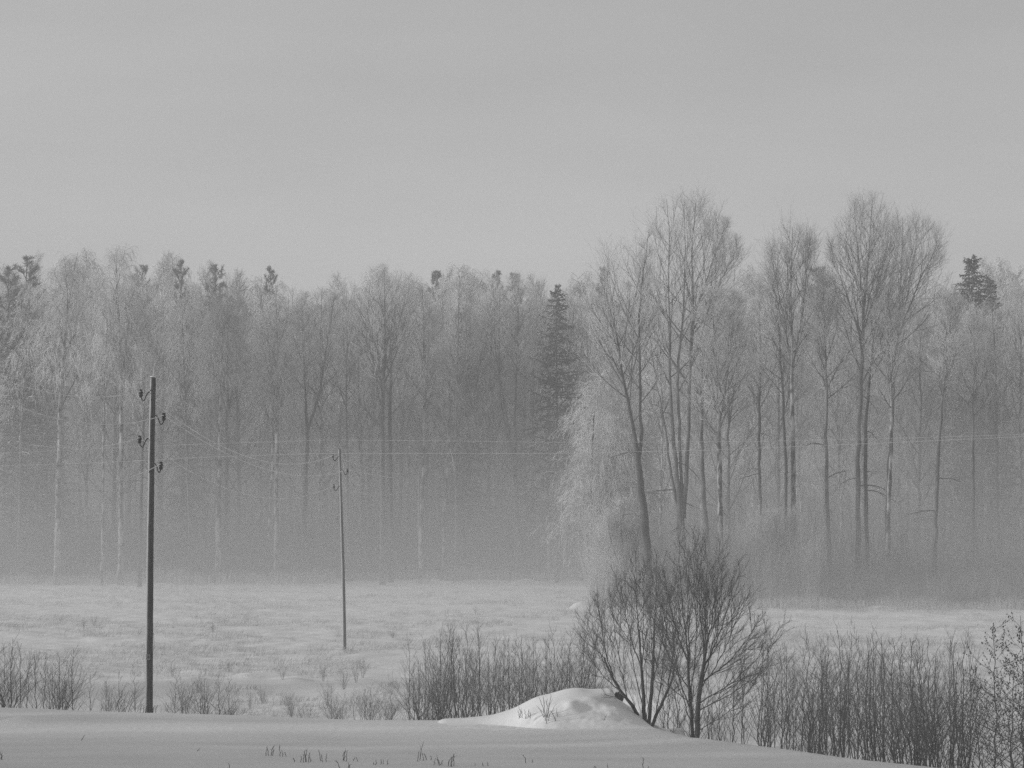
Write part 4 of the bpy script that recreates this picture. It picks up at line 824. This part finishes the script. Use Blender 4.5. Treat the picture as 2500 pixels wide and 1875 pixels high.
# ------------------------------------------------------------------ unseen spruces added outside the view to shade the yard
rng = np.random.default_rng(88)
for i in range(58):
    if i < 14: x, y = -15.0 - 2.2 * (i % 3) + rng.uniform(-.5, .5), 41 + i * 1.45; h = rng.uniform(9, 12) if i < 9 else rng.uniform(4.4, 6.0)
    else: x, y = rng.uniform(-62, -34), rng.uniform(38, 82); h = (-x) * math.tan(SUN_EL) - (rng.uniform(-2.6, -.2) if y < 58.5 else rng.uniform(-.1, 1.7))
    if i < 14 and y > 56: x -= 1.2
    s = h / PH
    place(PS[i % 2], 'spruce_tree', (x, y, PLAT), 'added spruce outside the view, there to shade the yard snow', 'spruce', 'added spruces shading the yard', i * .7, (s * 1.6, s * 1.6, s))

# ------------------------------------------------------------------ air
def vol_box(name, label, lo, hi, dens, col, aniso=.2):
    V = np.array([[x, y, z] for x in (lo[0], hi[0]) for y in (lo[1], hi[1]) for z in (lo[2], hi[2])], float)
    me_ = mesh(name, V, np.array([[0, 1, 3, 2], [4, 6, 7, 5], [0, 4, 5, 1], [2, 3, 7, 6], [0, 2, 6, 4], [1, 5, 7, 3]]), np.zeros(6), [], False)
    m = bpy.data.materials.new(name); m.use_nodes = True; n_ = m.node_tree; n_.nodes.clear()
    v = n_.nodes.new('ShaderNodeVolumePrincipled'); o = n_.nodes.new('ShaderNodeOutputMaterial')
    v.inputs['Color'].default_value = g(col); v.inputs['Density'].default_value = dens; v.inputs['Anisotropy'].default_value = aniso
    n_.links.new(v.outputs[0], o.inputs['Volume']); me_.materials.append(m)
    return tag(obj(name, me_), label, kind='stuff')
vol_box('haze', 'thin frosty winter haze filling the air', (-FAR - 10, -FAR - 10, -2.5), (FAR + 10, FAR + 10, 34), .0014, .86)
# the mist bank: one closed body whose top rises gently over the field and billows a little
my = np.array([106, 113, 120, 128, 136, 144, 151, 158, 165, 172, 179, 186, 193, 200, 208, 218, 230, 255, 300, 380, 520.])
mt = np.interp(my, [106, 128, 150, 170, 186, 200, 216, 245, 300, 520], [-2.1, .2, 2.9, 5.9, 9.2, 13.0, 17.2, 22.0, 27, 30])
mxx = np.linspace(-330, 330, 111)
MX, MY = np.meshgrid(mxx, my); MT = np.interp(MY + 20 * sm(1, 13, MX), my, mt) + np.clip((MY - 112) / 60, 0, 1) * (2.2 * vnoise(MX / 18, MY / 400, 91) + .7 * vnoise(MX / 7, MY / 300, 92))
MT = np.maximum(MT, -2.15)
nyy, nxx = MX.shape; top = np.stack([MX, MY, MT], -1).reshape(-1, 3); bot = np.stack([MX, MY, MX * 0 - 2.3], -1).reshape(-1, 3)
I = np.arange(nyy * nxx).reshape(nyy, nxx); q = [np.stack([I[:-1, :-1], I[:-1, 1:], I[1:, 1:], I[1:, :-1]], -1).reshape(-1, 4)]
nb_ = nyy * nxx; q.append(q[0][:, ::-1] + nb_)
for e, fl in ((I[0], 1), (I[-1], 0), (I[:, 0], 0), (I[:, -1], 1)):
    a = e[:-1]; b = e[1:]; f = np.stack([a, a + nb_, b + nb_, b], -1) if fl else np.stack([b, b + nb_, a + nb_, a], -1); q.append(f)
Qm = np.concatenate(q)
mist = vol_box('ground_mist', 'low mist lying over the far field and the wood floor', (0, 0, 0), (1, 1, 1), .0124, .90)
mm = mist.data.materials[0]; mist.data = mesh('ground_mist', np.concatenate([top, bot]), Qm, np.zeros(len(Qm)), [mm], False)
